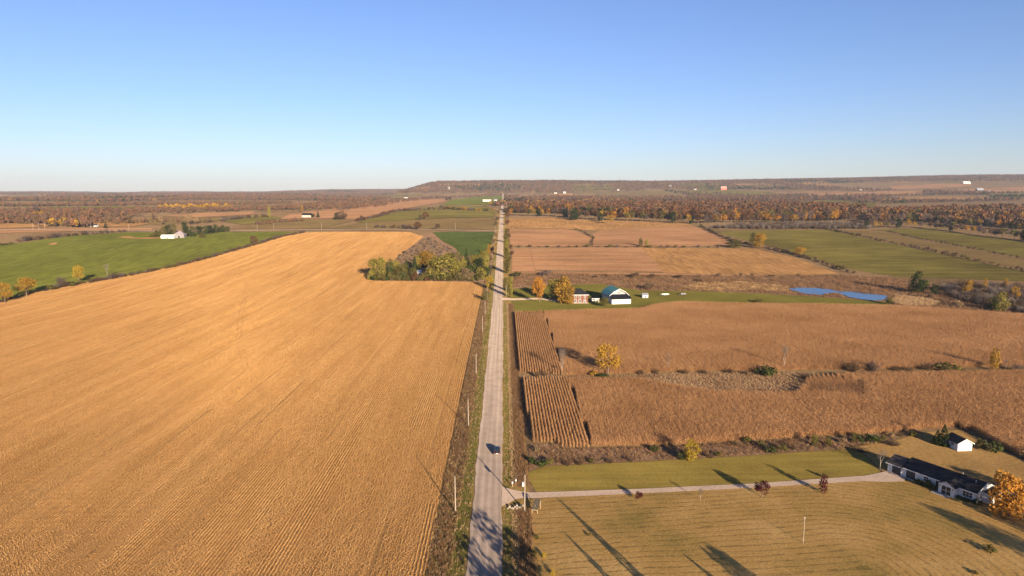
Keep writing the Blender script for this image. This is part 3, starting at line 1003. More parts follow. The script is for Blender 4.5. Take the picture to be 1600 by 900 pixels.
# the far plain and slope are parcelled out along the road grid
frng = random.Random(4)
FIXED = list(FARW)
for (x0, x1, y0, y1, dx, dy, pr, where) in ((-3600, -330, 1750, 5200, 390, 250, 0.40, 'western plain'), (420, 4300, 2500, 5000, 360, 210, 0.42, 'eastern slope')):
    gy_ = y0
    while gy_ < y1:
        gx_ = x0
        while gx_ < x1:
            ww, hh = dx * frng.uniform(0.6, 0.95), dy * frng.uniform(0.45, 0.95)
            pr_ = pr if abs(gx_ / gy_) < 0.95 else 0
            if frng.random() < pr_:
                ax, ay = gx_ + frng.uniform(0, 60), gy_ + frng.uniform(0, 40)
                poly = [(ax, ay), (ax + ww, ay + frng.uniform(-8, 8)), (ax + ww + frng.uniform(-12, 12), ay + hh), (ax + frng.uniform(-12, 12), ay + hh)]
                cx_ = np.array([p[0] for p in poly] + [ax + ww / 2])
                cy_ = np.array([p[1] for p in poly] + [ay + hh / 2])
                if not any(inside(q_, cx_, cy_).any() for q_ in FIXED):
                    mt, cn = frng.choice([(M_TAN, 'tan cut'), (M_TAN2, 'dull tan'), (M_HAY, 'olive hay'), (M_OLIVE, 'brownish pasture'), (M_GREEN, 'green'), (M_TAN, 'tan cut')])
                    tag(sheet('far_field', poly, mt, 2, None, None, px=False)[0], '%s field of the patchwork on the %s' % (cn, where), 'field', 'far fields on the ' + where)
                    FARW.append(poly)
            gx_ += dx
        gy_ += dy

# --- the roads
m, nt, out = newmat('gravel_road')
v = mapped(nt, (1, 1, 1))
w1 = noise(nt, mapped(nt, (0.9, 0.012, 1)), 1.0, 4, 0.6)
c1 = ramp(nt, [(0.24, 0.19, 0.155), (0.29, 0.232, 0.19), (0.345, 0.275, 0.228)], [0.32, 0.5, 0.68])
nt.links.new(w1, c1.inputs[0])
w2 = noise(nt, v, 0.3, 6, 0.7)
c2 = ramp(nt, [(0.80,) * 3, (1.12,) * 3], [0.3, 0.7])
nt.links.new(w2, c2.inputs[0])
sxr = nd(nt, 'ShaderNodeSeparateXYZ')
nt.links.new(v, sxr.inputs[0])
wp = mth(nt, 'ABSOLUTE', mth(nt, 'SUBTRACT', mth(nt, 'FRACT', mth(nt, 'DIVIDE', mth(nt, 'ADD', sxr.outputs[0], mth(nt, 'ADD', mth(nt, 'MULTIPLY', w2, 0.5), 7.6)), 1.72)), 0.5))
c3 = ramp(nt, [(1.03, 1.02, 1.01), (0.88, 0.87, 0.86)], [0.12, 0.40])
nt.links.new(wp, c3.inputs[0])
d_ = nd(nt, 'ShaderNodeBsdfDiffuse')
nt.links.new(mixc(nt, 1.0, mixc(nt, 1.0, c1.outputs[0], c2.outputs[0], 'MULTIPLY'), c3.outputs[0], 'MULTIPLY'), d_.inputs['Color'])
d_.inputs['Roughness'].default_value = 0.8
nt.links.new(d_.outputs[0], out.inputs['Surface'])
M_ROAD = m
M_TRACK = ground_mat('gravel_track', [(0.3168, 0.242, 0.1892), (0.36, 0.275, 0.215), (0.396, 0.3025, 0.2365)], 0.12, 1.5, fine_amt=0.2)


def road_profile(y):
    return 0.55 * (1 - sstep((np.asarray(y) - 700) / 500.0)) + 0.35


def strip(name, x0, x1, dz0, dz1, mat, label, cat, y0=30.0, y1=1700.0, wob=0.0, edges=None):
    ys = [y0]
    while ys[-1] < y1:
        ys.append(ys[-1] + (3.0 if ys[-1] < 420 else max(4.0, ys[-1] * 0.012)))
    ys = np.array(ys)
    V = []
    for i, y in enumerate(ys):
        r = road_profile(y)
        jl = wob * (math.sin(y * 0.21) + math.sin(y * 0.083 + 2) + math.sin(y * 0.57)) / 2
        jr = wob * (math.sin(y * 0.19 + 1) + math.sin(y * 0.071) + math.sin(y * 0.63)) / 2
        n = 5
        for k in range(n):
            t = k / (n - 1)
            x = (x0 + jl) * (1 - t) + (x1 + jr) * t
            V.append((x, y, H(x, y) + r * (dz0 * (1 - t) + dz1 * t) + (0.06 * math.sin(math.pi * t) if name == 'road' else 0)))
    F = []
    for i in range(len(ys) - 1):
        for k in range(4):
            a = i * 5 + k
            F.append((a, a + 1, a + 6, a + 5))
    o = link(name, mesh(name, V, F, mat, True))
    return tag(o, label, cat, None, 'structure')


strip('road_verge', -15.4, ROAD_L + 0.4, 0.12, 0.98, M_VERGE, 'grassy bank between the road and the stubble field', 'verge')
strip('road_verge', ROAD_R - 0.4, 6.2, 0.98, 0.12, M_VERGE, 'grassy bank between the road and the corn', 'verge')
strip('road', ROAD_L, ROAD_R, 1.03, 1.03, M_ROAD, 'straight pale gravel road running to the hills', 'road', wob=0.22)
# far end of the road climbing the slope
fr = []
for y in np.arange(1690, 4250, 60.0):
    fr.append(y)
V = []
for y in fr:
    for x in (ROAD_L - 0.3, ROAD_R + 0.3):
        V.append((x, y, H(x, y) + 1.5))
tag(link('road', mesh('road', V, [(2 * i, 2 * i + 1, 2 * i + 3, 2 * i + 2) for i in range(len(fr) - 1)], M_ROAD, True)), 'far end of the road climbing to the ridge', 'road', None, 'structure')
cy = G(700, 360.6).y
CROSS = [(x, cy) for x in np.linspace(-900, ROAD_L, 40)] + [(x, cy + 6.5) for x in np.linspace(ROAD_L, -900, 40)]
sheet('side_road', CROSS, M_ROAD, 5, 'pale side road crossing behind the stubble field', 'road', px=False, step=12)
DRIVE = PW([(784, 765), (792, 767), (800, 768.5), (815, 770), (840, 770), (1000, 764.5), (1180, 756), (1300, 747.5), (1352, 744), (1385, 737), (1400, 738), (1416, 744), (1413, 753), (1385, 754), (1350, 752.5), (1300, 755.5), (1180, 763), (1000, 772), (840, 779), (818, 780), (806, 783), (796, 790), (784, 797)])


def drive_z(x, y):
    t = np.clip((x + 0.85) / 7.05, 0, 1)
    return hgt(x, y) + np.maximum(0.9 * (0.98 * (1 - t) + 0.12 * t), 0.10) + 0.05


sheet('driveway', DRIVE, M_TRACK, 2, 'gravel driveway from the road to the bungalow garage', 'driveway', px=False, step=1.6, zfun=drive_z)
LANE = PW([(783, 468), (800, 467), (845, 466), (880, 470), (890, 474), (880, 474), (845, 468.5), (800, 470), (783, 471.5)])
sheet('driveway', LANE, M_TRACK, 4, 'pale lane into the brick farmhouse yard', 'driveway', px=False, step=1.6, zfun=lambda x, y: drive_z(x, y) + 0.18)


# ================================================================== CROPS AND GRASSES (masses)
STRAW = leaf_mat('straw', [(0.30, 0.155, 0.05), (0.54, 0.305, 0.115), (0.72, 0.46, 0.20)], 0.15, 0.16, 0.3, 0.09)
CORN = leaf_mat('dry_corn', [(0.25, 0.130, 0.058), (0.46, 0.252, 0.116), (0.63, 0.39, 0.205)], 0.2, 0.03, 0.08)


def ribbon(V, F, pts, w):
    """a bent leaf: a strip of quads through pts"""
    b = len(V)
    for i, (p, ww) in enumerate(zip(pts, w)):
        d = (pts[min(i + 1, len(pts) - 1)] - pts[max(i - 1, 0)])
        s_ = d.cross(Vector((0.2, 0.1, 1))).normalized() * ww / 2
        V += [tuple(p - s_), tuple(p + s_)]
    for i in range(len(pts) - 1):
        F.append((b + 2 * i, b + 2 * i + 1, b + 2 * i + 3, b + 2 * i + 2))


def corn_tile(seed, length=2.0, n=10):
    rng = random.Random(seed)
    V, F = [], []
    for i in range(n):
        y = (i + 0.5) / n * length - length / 2 + rng.uniform(-0.05, 0.05)
        x = rng.uniform(-0.05, 0.05)
        h = rng.uniform(1.75, 2.35)
        lean = Vector((rng.uniform(-0.15, 0.15), rng.uniform(-0.12, 0.12), 0))
        base = Vector((x, y, 0))
        a = rng.uniform(0, 6.28)
        b0 = len(V)
        for k in (0, 1):
            dv = Vector((math.cos(a + k * 1.57), math.sin(a + k * 1.57), 0)) * 0.022
            tp = base + lean + Vector((0, 0, h))
            bb = len(V)
            V += [tuple(base - dv), tuple(base + dv), tuple(tp + dv * 0.4), tuple(tp - dv * 0.4)]
            F.append((bb, bb + 1, bb + 2, bb + 3))
        for j in range(7):
            z = h * (0.28 + 0.1 * j) + rng.uniform(-0.05, 0.05)
            aa = rng.uniform(0, 6.28)
            d = Vector((math.cos(aa), math.sin(aa), 0))
            p0 = base + lean * (z / h) + Vector((0, 0, z))
            l = rng.uniform(0.3, 0.55)
            p1 = p0 + d * l * 0.5 + Vector((0, 0, rng.uniform(0.05, 0.2)))
            p2 = p0 + d * l + Vector((0, 0, rng.uniform(-0.45, -0.05)))
            ribbon(V, F, [p0, p1, p2], (0.06, 0.10, 0.03))
        tp = base + lean + Vector((0, 0, h))
        for j in range(3):
            e = tp + Vector((rng.uniform(-0.14, 0.14), rng.uniform(-0.14, 0.14), rng.uniform(0.15, 0.3)))
            ribbon(V, F, [tp, e], (0.03, 0.02))
    return src('corn_tile', mesh('corn_tile', V, F, CORN))


def stubble_tile(seed, length=2.4, n=13, loose=False):
    rng = random.Random(seed)
    V, F = [], []
    jx = 0.36 if loose else 0.06
    for i in range(n):
        y = (i + 0.5) / n * length - length / 2 + rng.uniform(-0.06, 0.06)
        h = rng.uniform(0.12, 0.32)
        a = rng.uniform(0, 6.28)
        ln = Vector((rng.uniform(-0.08, 0.08), rng.uniform(-0.08, 0.08), 0))
        base = Vector((rng.uniform(-jx, jx), y, -0.03))
        dv = Vector((math.cos(a), math.sin(a), 0)) * 0.03
        dw = Vector((-dv.y, dv.x, 0))
        for q in (dv, dw):
            bb = len(V)
            tp = base + ln + Vector((0, 0, h))
            V += [tuple(base - q), tuple(base + q), tuple(tp + q), tuple(tp - q)]
            F.append((bb, bb + 1, bb + 2, bb + 3))
        for k in range(2):
            aa = rng.uniform(0, 6.28)
            d = Vector((math.cos(aa), math.sin(aa), 0)) * rng.uniform(0.1, 0.3)
            p0 = base + Vector((rng.uniform(-0.12, 0.12), 0, rng.uniform(0.04, 0.18)))
            ribbon(V, F, [p0, p0 + d * 0.6 + Vector((0, 0, 0.1)), p0 + d + Vector((0, 0, -0.06))], (0.05, 0.08, 0.04))
    for i in range(26 if loose else 9):
        p0 = Vector((rng.uniform(-0.38, 0.38), rng.uniform(-length / 2, length / 2), rng.uniform(0.03, 0.08)))
        aa = rng.uniform(0, 6.28)
        d = Vector((math.cos(aa), math.sin(aa), rng.uniform(-0.05, 0.15))) * rng.uniform(0.15, 0.4)
        ribbon(V, F, [p0 - d * 0.5, p0 + d * 0.5], (0.07, 0.05))
    return src('stubble_tile', mesh('stubble_tile', V, F, STRAW))


def tuft(name, seed, n, h, spread, w, mat):
    rng = random.Random(seed)
    V, F = [], []
    for i in range(n):
        a = rng.uniform(0, 6.28)
        r = spread * math.sqrt(rng.random())
        p0 = Vector((r * math.cos(a), r * math.sin(a), -0.03))
        hh = h * rng.uniform(0.5, 1.1)
        b_ = rng.uniform(0, 6.28)
        d = Vector((math.cos(b_), math.sin(b_), 0)) * hh * rng.uniform(0.1, 0.5)
        ribbon(V, F, [p0, p0 + d * 0.4 + Vector((0, 0, hh * 0.65)), p0 + d + Vector((0, 0, hh))], (w, w * 0.9, w * 0.3))
    return src(name, mesh(name, V, F, mat))


CT = [corn_tile(i) for i in range(5)]
ST = [stubble_tile(i) for i in range(4)] + [stubble_tile(10 + i, loose=True) for i in range(6)]
DRYG = leaf_mat('dry_grass', [(0.24, 0.15, 0.075), (0.40, 0.265, 0.14), (0.55, 0.39, 0.22)], 0.2, 0.05)
GREENG = leaf_mat('green_grass', [(0.095, 0.115, 0.022), (0.155, 0.17, 0.035), (0.24, 0.22, 0.06)], 0.2, 0.05)
BROWNW = leaf_mat('brown_weeds', [(0.12, 0.066, 0.036), (0.215, 0.122, 0.064), (0.33, 0.205, 0.11)], 0.2, 0.06)
T_DRY = [tuft('dry_tuft', i, 12, 0.55, 0.35, 0.06, DRYG) for i in range(3)]
T_GREEN = [tuft('green_tuft', i + 9, 12, 0.28, 0.35, 0.06, GREENG) for i in range(3)]
T_WEED = [tuft('weed_tuft', i + 20, 16, 0.95, 0.5, 0.07, BROWNW) for i in range(4)]


def z_of(x, y, dz):
    return hgt(x, y) + dz * (1 + y / 350.0)


# stubble rows run with the road; some passes lie lower where wheels pressed them
x, y = grid_in(STUB, 0.76, 2.4, 0.0, 0.06)
vis = (y > 95) & (x > -0.80 * y - 25)
x, y = x[vis], y[vis]
row = np.round(x / 0.76).astype(int)
seg = np.floor(y / 55.0 + (row * 0.37) % 1).astype(int)
hsh = np.abs(np.sin(row * 12.9898 + seg * 78.233) * 43758.5453) % 1
pas = np.abs(np.sin((row // 8) * 91.7 + 3) * 9123.77) % 1
keep = ~((hsh < 0.035) & ((row % 8 == 2) | (row % 8 == 3) | (row % 8 == 6)))
keep &= ~(((row % 16) == 5) & (pas < 0.45) & (np.abs(np.sin(y * 0.013 + row)) > 0.35))
x, y, pas = x[keep], y[keep], pas[keep]
rowy = np.sin((x // 6.1) * 3.7) + 0.9 * np.sin(y * 0.021 + (x // 6.1) * 1.9) + 0.5 * np.sin(y * 0.06 + x * 0.02)
rown = np.where(rowy > 0.75, RNG.integers(0, 4, len(x)), RNG.integers(4, 10, len(x)))
rown = np.where(RNG.random(len(x)) < 0.12, RNG.integers(0, 10, len(x)), rown)
sc = np.column_stack([RNG.uniform(0.9, 1.15, len(x)), np.ones(len(x)), RNG.uniform(0.75, 1.2, len(x)) * (0.85 + 0.4 * pas)])
trk = np.array(PW([(372, 420), (384, 450), (374, 490), (370, 530), (378, 570), (402, 612), (440, 650)]))
tx = np.interp(y, trk[::-1, 1], trk[::-1, 0])
on = (y > trk[:, 1].min()) & (y < trk[:, 1].max()) & ((np.abs(x - tx) < 0.38) | (np.abs(x - tx - 2.1) < 0.38))
tk2 = np.array(PW([(20, 770), (60, 800), (110, 850), (150, 900)]))
ty = np.interp(x, tk2[:, 0], tk2[:, 1])
on |= (x > tk2[:, 0].min()) & (x < tk2[:, 0].max()) & ((np.abs(y - ty) < 1.3) | (np.abs(y - ty - 5) < 1.3)) & (RNG.random(len(x)) < 0.8)
sc[on, 2] *= 0.62
scatter('stubble', np.column_stack([x, y, z_of(x, y, 0.10)]), np.where(RNG.random(len(x)) < 0.5, 0, math.pi) + RNG.uniform(-0.05, 0.05, len(x)), sc, ST, 'rows of cut golden stalks covering the field by the road', 'stubble', idx=rown)


def corn(name, poly, label, headland, holes=()):
    xs, ys, rs = [], [], []
    hx = headland
    # headland rows run with the road
    rows = np.arange(CORN_EDGE + 0.4, hx, 1.02)
    yy = np.arange(min(p[1] for p in poly), max(p[1] for p in poly), 2.0)
    X, Y = np.meshgrid(rows, yy)
    X, Y = X.ravel(), Y.ravel()
    ok = inside(poly, X, Y)
    ok &= RNG.random(len(X)) > 0.012
    xs.append(X[ok]); ys.append(Y[ok]); rs.append(np.zeros(ok.sum()))
    # the body of the field runs across
    X, Y = grid_in(poly, 2.0, 0.80, R(-3), 0.03)
    ok = (X > hx + 0.25)
    for h in holes:
        ok &= ~inside(h, X, Y)
    X, Y = X[ok], Y[ok]
    xs.append(X); ys.append(Y); rs.append(np.full(len(X), math.pi / 2 + R(-3)))
    x = np.concatenate(xs); y = np.concatenate(ys); r = np.concatenate(rs)
    r = r + np.where(RNG.random(len(x)) < 0.5, 0, math.pi) + RNG.uniform(-0.04, 0.04, len(x))
    s = np.column_stack([RNG.uniform(0.95, 1.2, len(x)), np.full(len(x), 1.02), RNG.uniform(0.95, 1.06, len(x)) + 0.06 * np.sin(x * 0.07) * np.sin(y * 0.09)])
    return x, y, r, s


x, y, r, s = corn('corn', FA, '', 23.9)
vis = x < 0.80 * y + 25
scatter('corn_crop', np.column_stack([x, y, z_of(x, y, 0.05)])[vis], r[vis], s[vis], CT, 'dry standing corn between the farmyard and the hedge with the golden tree', 'corn')
WAVY = PW([(1257, 600), (1270, 590), (1300, 590), (1352, 603), (1352, 626), (1310, 622), (1262, 618)])
x, y, r, s = corn('corn', FB, '', 25.0, [WAVY])
# rows that swing round the end of the weedy strip
wx = [p[0] for p in WAVY]
wy = [p[1] for p in WAVY]
ex, ey, er = [], [], []
for x0 in np.arange(min(wx) - 3, max(wx) + 3, 1.9):
    for yy in np.arange(min(wy), max(wy), 1.6):
        ph = (yy - min(wy)) / (max(wy) - min(wy))
        xx = x0 + 1.5 * math.sin(ph * 6.0 + 0.5)
        if inside(WAVY, np.array([xx]), np.array([yy]))[0]:
            ex.append(xx); ey.append(yy); er.append(-math.atan(1.8 * 6.0 / (max(wy) - min(wy)) * math.cos(ph * 6.0 + 0.5)))
x = np.concatenate([x, ex]); y = np.concatenate([y, ey]); r = np.concatenate([r, er])
s = np.concatenate([s, np.column_stack([np.full(len(ex), 0.8), np.full(len(ex), 0.85), RNG.uniform(0.9, 1.05, len(ex))])])
vis = x < 0.80 * y + 25
scatter('corn_crop', np.column_stack([x, y, z_of(x, y, 0.05)])[vis], r[vis], s[vis], CT, 'dry standing corn behind the white bungalow and the lawn', 'corn')


def verge_z(x, y):
    w = np.where(x < -3, np.clip((x + 15.4) / 8.45, 0, 1), np.clip((6.2 - x) / 7.05, 0, 1))
    return hgt(x, y) + road_profile(y) * (0.12 + 0.86 * w)


def mass(name, poly, dx, srcs, hr, label, cat, zf=None, jit=0.5, thin=0.0, holes=()):
    x, y = grid_in(poly, dx, dx, 0.0, jit)
    for h_ in holes:
        k = ~inside(h_, x, y)
        x, y = x[k], y[k]
    if thin:
        nz = np.sin(x * 0.31 + 1.3 * np.sin(y * 0.17)) * np.sin(y * 0.23 + np.sin(x * 0.11))
        k = RNG.random(len(x)) < (1 - thin) + thin * (nz > 0)
        x, y = x[k], y[k]
    z = zf(x, y) if zf else z_of(x, y, 0.05)
    return scatter(name, np.column_stack([x, y, z]), RNG.uniform(0, 6.28, len(x)), RNG.uniform(hr[0], hr[1], len(x)), srcs, label, cat)


DX0, DX1 = min(p[0] for p in DRIVE), max(p[0] for p in DRIVE)


def off_drive(o_poly):
    return o_poly


y_d0, y_d1 = min(p[1] for p in DRIVE[:5] + DRIVE[-5:]) - 0.5, max(p[1] for p in DRIVE[:5] + DRIVE[-5:]) + 0.5
mass('roadside_grass', [(-15.3, 100), (-10.2, 100), (-10.2, 760), (-15.3, 760)], 0.75, T_WEED + T_DRY, (0.5, 1.0), 'brown brush and dead grass along the stubble field edge', 'grass', verge_z)
mass('roadside_grass', [(-11.0, 100), (-7.7, 100), (-7.7, 700), (-11.0, 700)], 0.5, T_GREEN * 2 + T_DRY[:1], (0.5, 1.1), 'short green and straw grass beside the road below the poles', 'grass', verge_z)
for a_, b_, n_ in ((100, y_d0, 'before'), (y_d1, 442, 'beyond')):
    mass('roadside_grass', [(-0.1, a_), (1.7, a_), (1.7, b_), (-0.1, b_)], 0.5, T_GREEN * 2 + T_DRY[:1], (0.5, 1.0), 'green grass fringe along the corn side of the road, %s the driveway mouth' % n_, 'grass', verge_z)
    mass('roadside_grass', [(1.6, a_), (3.1, a_), (3.1, b_), (1.6, b_)], 0.55, T_DRY, (0.5, 1.0), 'pale dead grass on the ditch bank, %s the driveway mouth' % n_, 'grass', verge_z)
    mass('roadside_weeds', [(3.0, a_), (6.3, a_), (6.3, b_), (3.0, b_)], 0.65, T_WEED, (0.5, 1.0), 'dark brown weeds in the ditch, %s the driveway mouth' % n_, 'weeds', verge_z)
mass('fallow_weeds', FALW, 0.9, T_WEED[:1] + T_DRY * 2, (0.5, 1.15), 'pale tall weeds filling the strip between the corn fields', 'weeds')
mass('brush_weeds', BRW, 0.85, T_WEED * 2 + T_DRY, (0.4, 1.0), 'brown dead weeds between the corn and the green lawn', 'weeds', thin=0.6)
mass('meadow_weeds', SCW, 1.9, T_WEED, (0.9, 1.9), 'brown weeds of the scrubby meadow around the pond', 'weeds', thin=0.5, holes=[PONDW, REW])
mass('pond_reeds', REW, 1.0, T_DRY, (1.5, 2.8), 'pale reeds standing at the end of the pond', 'reeds')
LAWN_CUT = [p for p in LOW]


# ================================================================== BUILDINGS
M_WHITE = plain('white_siding', (0.62, 0.61, 0.60), 0.6, 0.06, 2.0)
M_TRIM = plain('white_trim', (0.78, 0.77, 0.75), 0.5, 0.04)
M_ROOF = plain('dark_shingles', (0.022, 0.023, 0.027), 0.95, 0.35, 2.5, spec=0.1, bump=0.3)
M_ROOF2 = plain('weathered_shingles', (0.06, 0.05, 0.048), 0.95, 0.3, 2.5, spec=0.1, bump=0.3)
M_DARK = plain('dark_door_paint', (0.03, 0.034, 0.042), 0.45, 0.2)
M_CONC = plain('concrete', (0.40, 0.35, 0.30), 0.9, 0.15, 1.5)
M_GREENROOF = plain('green_metal_roof', (0.035, 0.17, 0.145), 0.45, 0.18, 0.5, metal=0.2)
M_BLACKROOF = plain('black_metal_roof', (0.014, 0.015, 0.022), 0.8, 0.2, 0.8, spec=0.1)
M_BARNWHITE = plain('white_barn_boards', (0.62, 0.60, 0.56), 0.7, 0.06, 1.2)
M_GREYBOARD = plain('grey_boards', (0.24, 0.22, 0.22), 0.85, 0.25, 1.0)
M_METAL = plain('galvanised_metal', (0.55, 0.55, 0.55), 0.4, 0.1, 2.0, metal=0.6)
M_POLE = plain('weathered_pole', (0.34, 0.285, 0.225), 0.85, 0.15, 6.0)
M_WOOD = plain('pale_wood', (0.42, 0.31, 0.20), 0.85, 0.2, 5.0)
M_DARKWOOD = plain('dark_wood', (0.07, 0.065, 0.05), 0.8, 0.3, 4.0)
M_STONE = plain('pale_stone', (0.36, 0.30, 0.235), 0.9, 0.25, 1.5, bump=0.4)
M_ALU = plain('wire', (0.2, 0.2, 0.2), 0.5, 0.1)
M_PAINT = plain('dark_car_paint', (0.012, 0.014, 0.02), 0.25, 0.1, spec=0.6)
M_TYRE = plain('tyre_rubber', (0.02, 0.02, 0.02), 0.9)
M_RED = plain('tail_lamp', (0.35, 0.01, 0.01), 0.3)
M_LAMP = plain('head_lamp', (0.8, 0.8, 0.78), 0.2)
m, nt, out = newmat('window_glass')
b = nd(nt, 'ShaderNodeBsdfPrincipled')
b.inputs['Base Color'].default_value = (0.018, 0.022, 0.028, 1)
b.inputs['Roughness'].default_value = 0.08
nt.links.new(b.outputs[0], out.inputs['Surface'])
M_GLASS = m
m, nt, out = newmat('red_brick')
b = nd(nt, 'ShaderNodeBsdfPrincipled')
br = nd(nt, 'ShaderNodeTexBrick')
br.inputs['Color1'].default_value = (0.155, 0.058, 0.036, 1)
br.inputs['Color2'].default_value = (0.19, 0.072, 0.045, 1)
br.inputs['Mortar'].default_value = (0.19, 0.11, 0.08, 1)
br.inputs['Scale'].default_value = 4.0
tcx = nd(nt, 'ShaderNodeTexCoord')
cb = nd(nt, 'ShaderNodeCombineXYZ')
sp = nd(nt, 'ShaderNodeSeparateXYZ')
nt.links.new(tcx.outputs['Object'], sp.inputs[0])
nt.links.new(mth(nt, 'ADD', sp.outputs[0], sp.outputs[1]), cb.inputs[0])
nt.links.new(sp.outputs[2], cb.inputs[1])
nt.links.new(cb.outputs[0], br.inputs['Vector'])
nt.links.new(br.outputs['Color'], b.inputs['Base Color'])
b.inputs['Roughness'].default_value = 0.9
nt.links.new(b.outputs[0], out.inputs['Surface'])
M_BRICK = m


def opening(parent, name, x0, x1, z0, z1, y, mat, frame_mat, fw=0.1, bars=(0, 0), side=-1, axis='x', trim=True):
    """a door or window set on a wall: pane, frame round it, bars across it"""
    d = side

    def bx(mb, a0, a1, b0, b1, dep0, dep1):
        lo, hi = sorted((y + d * dep0, y + d * dep1))
        if axis == 'x':
            mb.box(a0, a1, lo, hi, b0, b1)
        else:
            mb.box(lo, hi, a0, a1, b0, b1)
    mb = MB()
    bx(mb, x0, x1, z0, z1, -0.03, 0.03)
    o = mb.build(name, mat, parent)
    if trim:
        f = MB()
        bx(f, x0 - fw, x0, z0 - fw, z1 + fw, 0.004, 0.07)
        bx(f, x1, x1 + fw, z0 - fw, z1 + fw, 0.004, 0.07)
        bx(f, x0, x1, z1, z1 + fw, 0.004, 0.07)
        bx(f, x0, x1, z0 - fw, z0, 0.004, 0.09)
        f.build('frame', frame_mat, o)
    if bars[0] or bars[1]:
        f = MB()
        for i in range(bars[0]):
            c = x0 + (x1 - x0) * (i + 1) / (bars[0] + 1)
            bx(f, c - 0.03, c + 0.03, z0, z1, 0.031, 0.05)
        for i in range(bars[1]):
            c = z0 + (z1 - z0) * (i + 1) / (bars[1] + 1)
            bx(f, x0, x1, c - 0.025, c + 0.025, 0.031, 0.055)
        f.build('bars', frame_mat, o)
    return o


def gable_shell(mb, x0, x1, y0, y1, zw, zr):
    """walls with gable ends at x0 and x1, ridge along x"""
    ym = (y0 + y1) / 2
    mb.prism([(y0, -0.3), (y1, -0.3), (y1, zw), (ym, zr), (y0, zw)], 'x', x0, x1)


def gable_roof(parent, x0, x1, y0, y1, zw, zr, ov, mat, thick=0.16, lift=0.03):
    ym = (y0 + y1) / 2
    k = (zr - zw) / (ym - y0)
    mb = MB()
    e0, e1 = zw - ov * k + lift, zr + lift
    for s_ in (0, 1):
        yo = (y0 - ov) if s_ == 0 else (y1 + ov)
        P = [(x0 - ov, yo, e0 + thick), (x1 + ov, yo, e0 + thick), (x1 + ov, ym, e1 + thick), (x0 - ov, ym, e1 + thick)]
        if s_:
            P = P[::-1]
        mb.slab(P, thick)
    return mb.build('roof', mat, parent)


# ---- long white bungalow
A = G(1387, 736)
B = G(1525, 778)
ang = math.atan2(B.y - A.y, B.x - A.x) - R(9)
HL = math.hypot(B.x - A.x, B.y - A.y) + 1.2
bz = H(A.x, A.y) + 0.08
bung = thing('bungalow', (A.x, A.y, bz), ang, 'long white bungalow with dark roof and two garage doors at the driveway end', 'house')
D = 7.6
GW = HL * 0.185                      # garage wing
w = MB(); gable_shell(w, GW, HL, 0, D, 2.55, 4.25); w.build('wall', M_WHITE, bung)
w = MB(); gable_shell(w, 0, GW - 0.01, -0.15, D - 0.9, 2.45, 3.75); w.build('garage_wall', M_WHITE, bung)
rf = gable_roof(bung, GW + 0.3, HL, 0, D, 2.55, 4.25, 0.42, M_ROOF)
rg = gable_roof(bung, 0.0, GW - 0.2, -0.15, D - 0.9, 2.45, 3.75, 0.40, M_ROOF2)
rg.name = 'garage_roof'
f = MB()
k = (4.25 - 2.55) / (D / 2)
for xe in (HL + 0.43,):
    for s_ in (0, 1):
        yo = -0.42 if s_ == 0 else D + 0.42
        za = 2.55 - 0.42 * k
        P = [(xe, yo, za + 0.12), (xe + 0.05, yo, za + 0.12), (xe + 0.05, D / 2, 4.37), (xe, D / 2, 4.37)]
        f.slab(P if s_ == 0 else P[::-1], 0.26)
f.build('barge_board', M_TRIM, rf)
f = MB(); f.box(GW - 0.1, HL + 0.42, -0.50, -0.425, 2.28, 2.46); f.build('fascia', M_TRIM, rf)
f = MB(); f.box(-0.4, GW - 0.6, -0.63, -0.555, 2.18, 2.36); f.build('fascia', M_TRIM, rg)
for (vx, vy) in ((HL * 0.73, D * 0.68), (HL * 0.93, D * 0.35)):
    f = MB(); zz = 2.55 + k * min(vy, D - vy)
    f.tube((vx, vy, zz), (vx, vy, zz + 0.75), 0.11, 0.11, 8); f.build('vent_pipe', M_METAL, rf)
for (a0, a1, y_) in ((0.055, 0.165, -0.15), (0.225, 0.335, 0.0)):
    g_ = opening(bung, 'garage_door', HL * a0, HL * a1, 0.02, 2.12, y_, M_DARK, M_TRIM, 0.12, (0, 0))
    for i in range(4):
        p_ = MB(); zb = 0.05 + i * 0.525
        p_.box(HL * a0 + 0.03, HL * a1 - 0.03, y_ - 0.055, y_ - 0.031, zb, zb + 0.48); p_.build('panel', M_DARK, g_)
for (a0, a1, z0, z1, b_) in ((0.435, 0.485, 0.95, 2.05, (1, 1)), (0.865, 0.965, 0.75, 2.0, (2, 1))):
    opening(bung, 'window', HL * a0, HL * a1, z0, z1, 0.0, M_GLASS, M_TRIM, 0.1, b_)
dr = opening(bung, 'door', HL * 0.57, HL * 0.61, 0.1, 2.15, 0.0, M_DARK, M_TRIM, 0.1)
h_ = MB(); h_.box(HL * 0.572, HL * 0.576, -0.1, -0.031, 1.0, 1.12); h_.build('handle', M_METAL, dr)
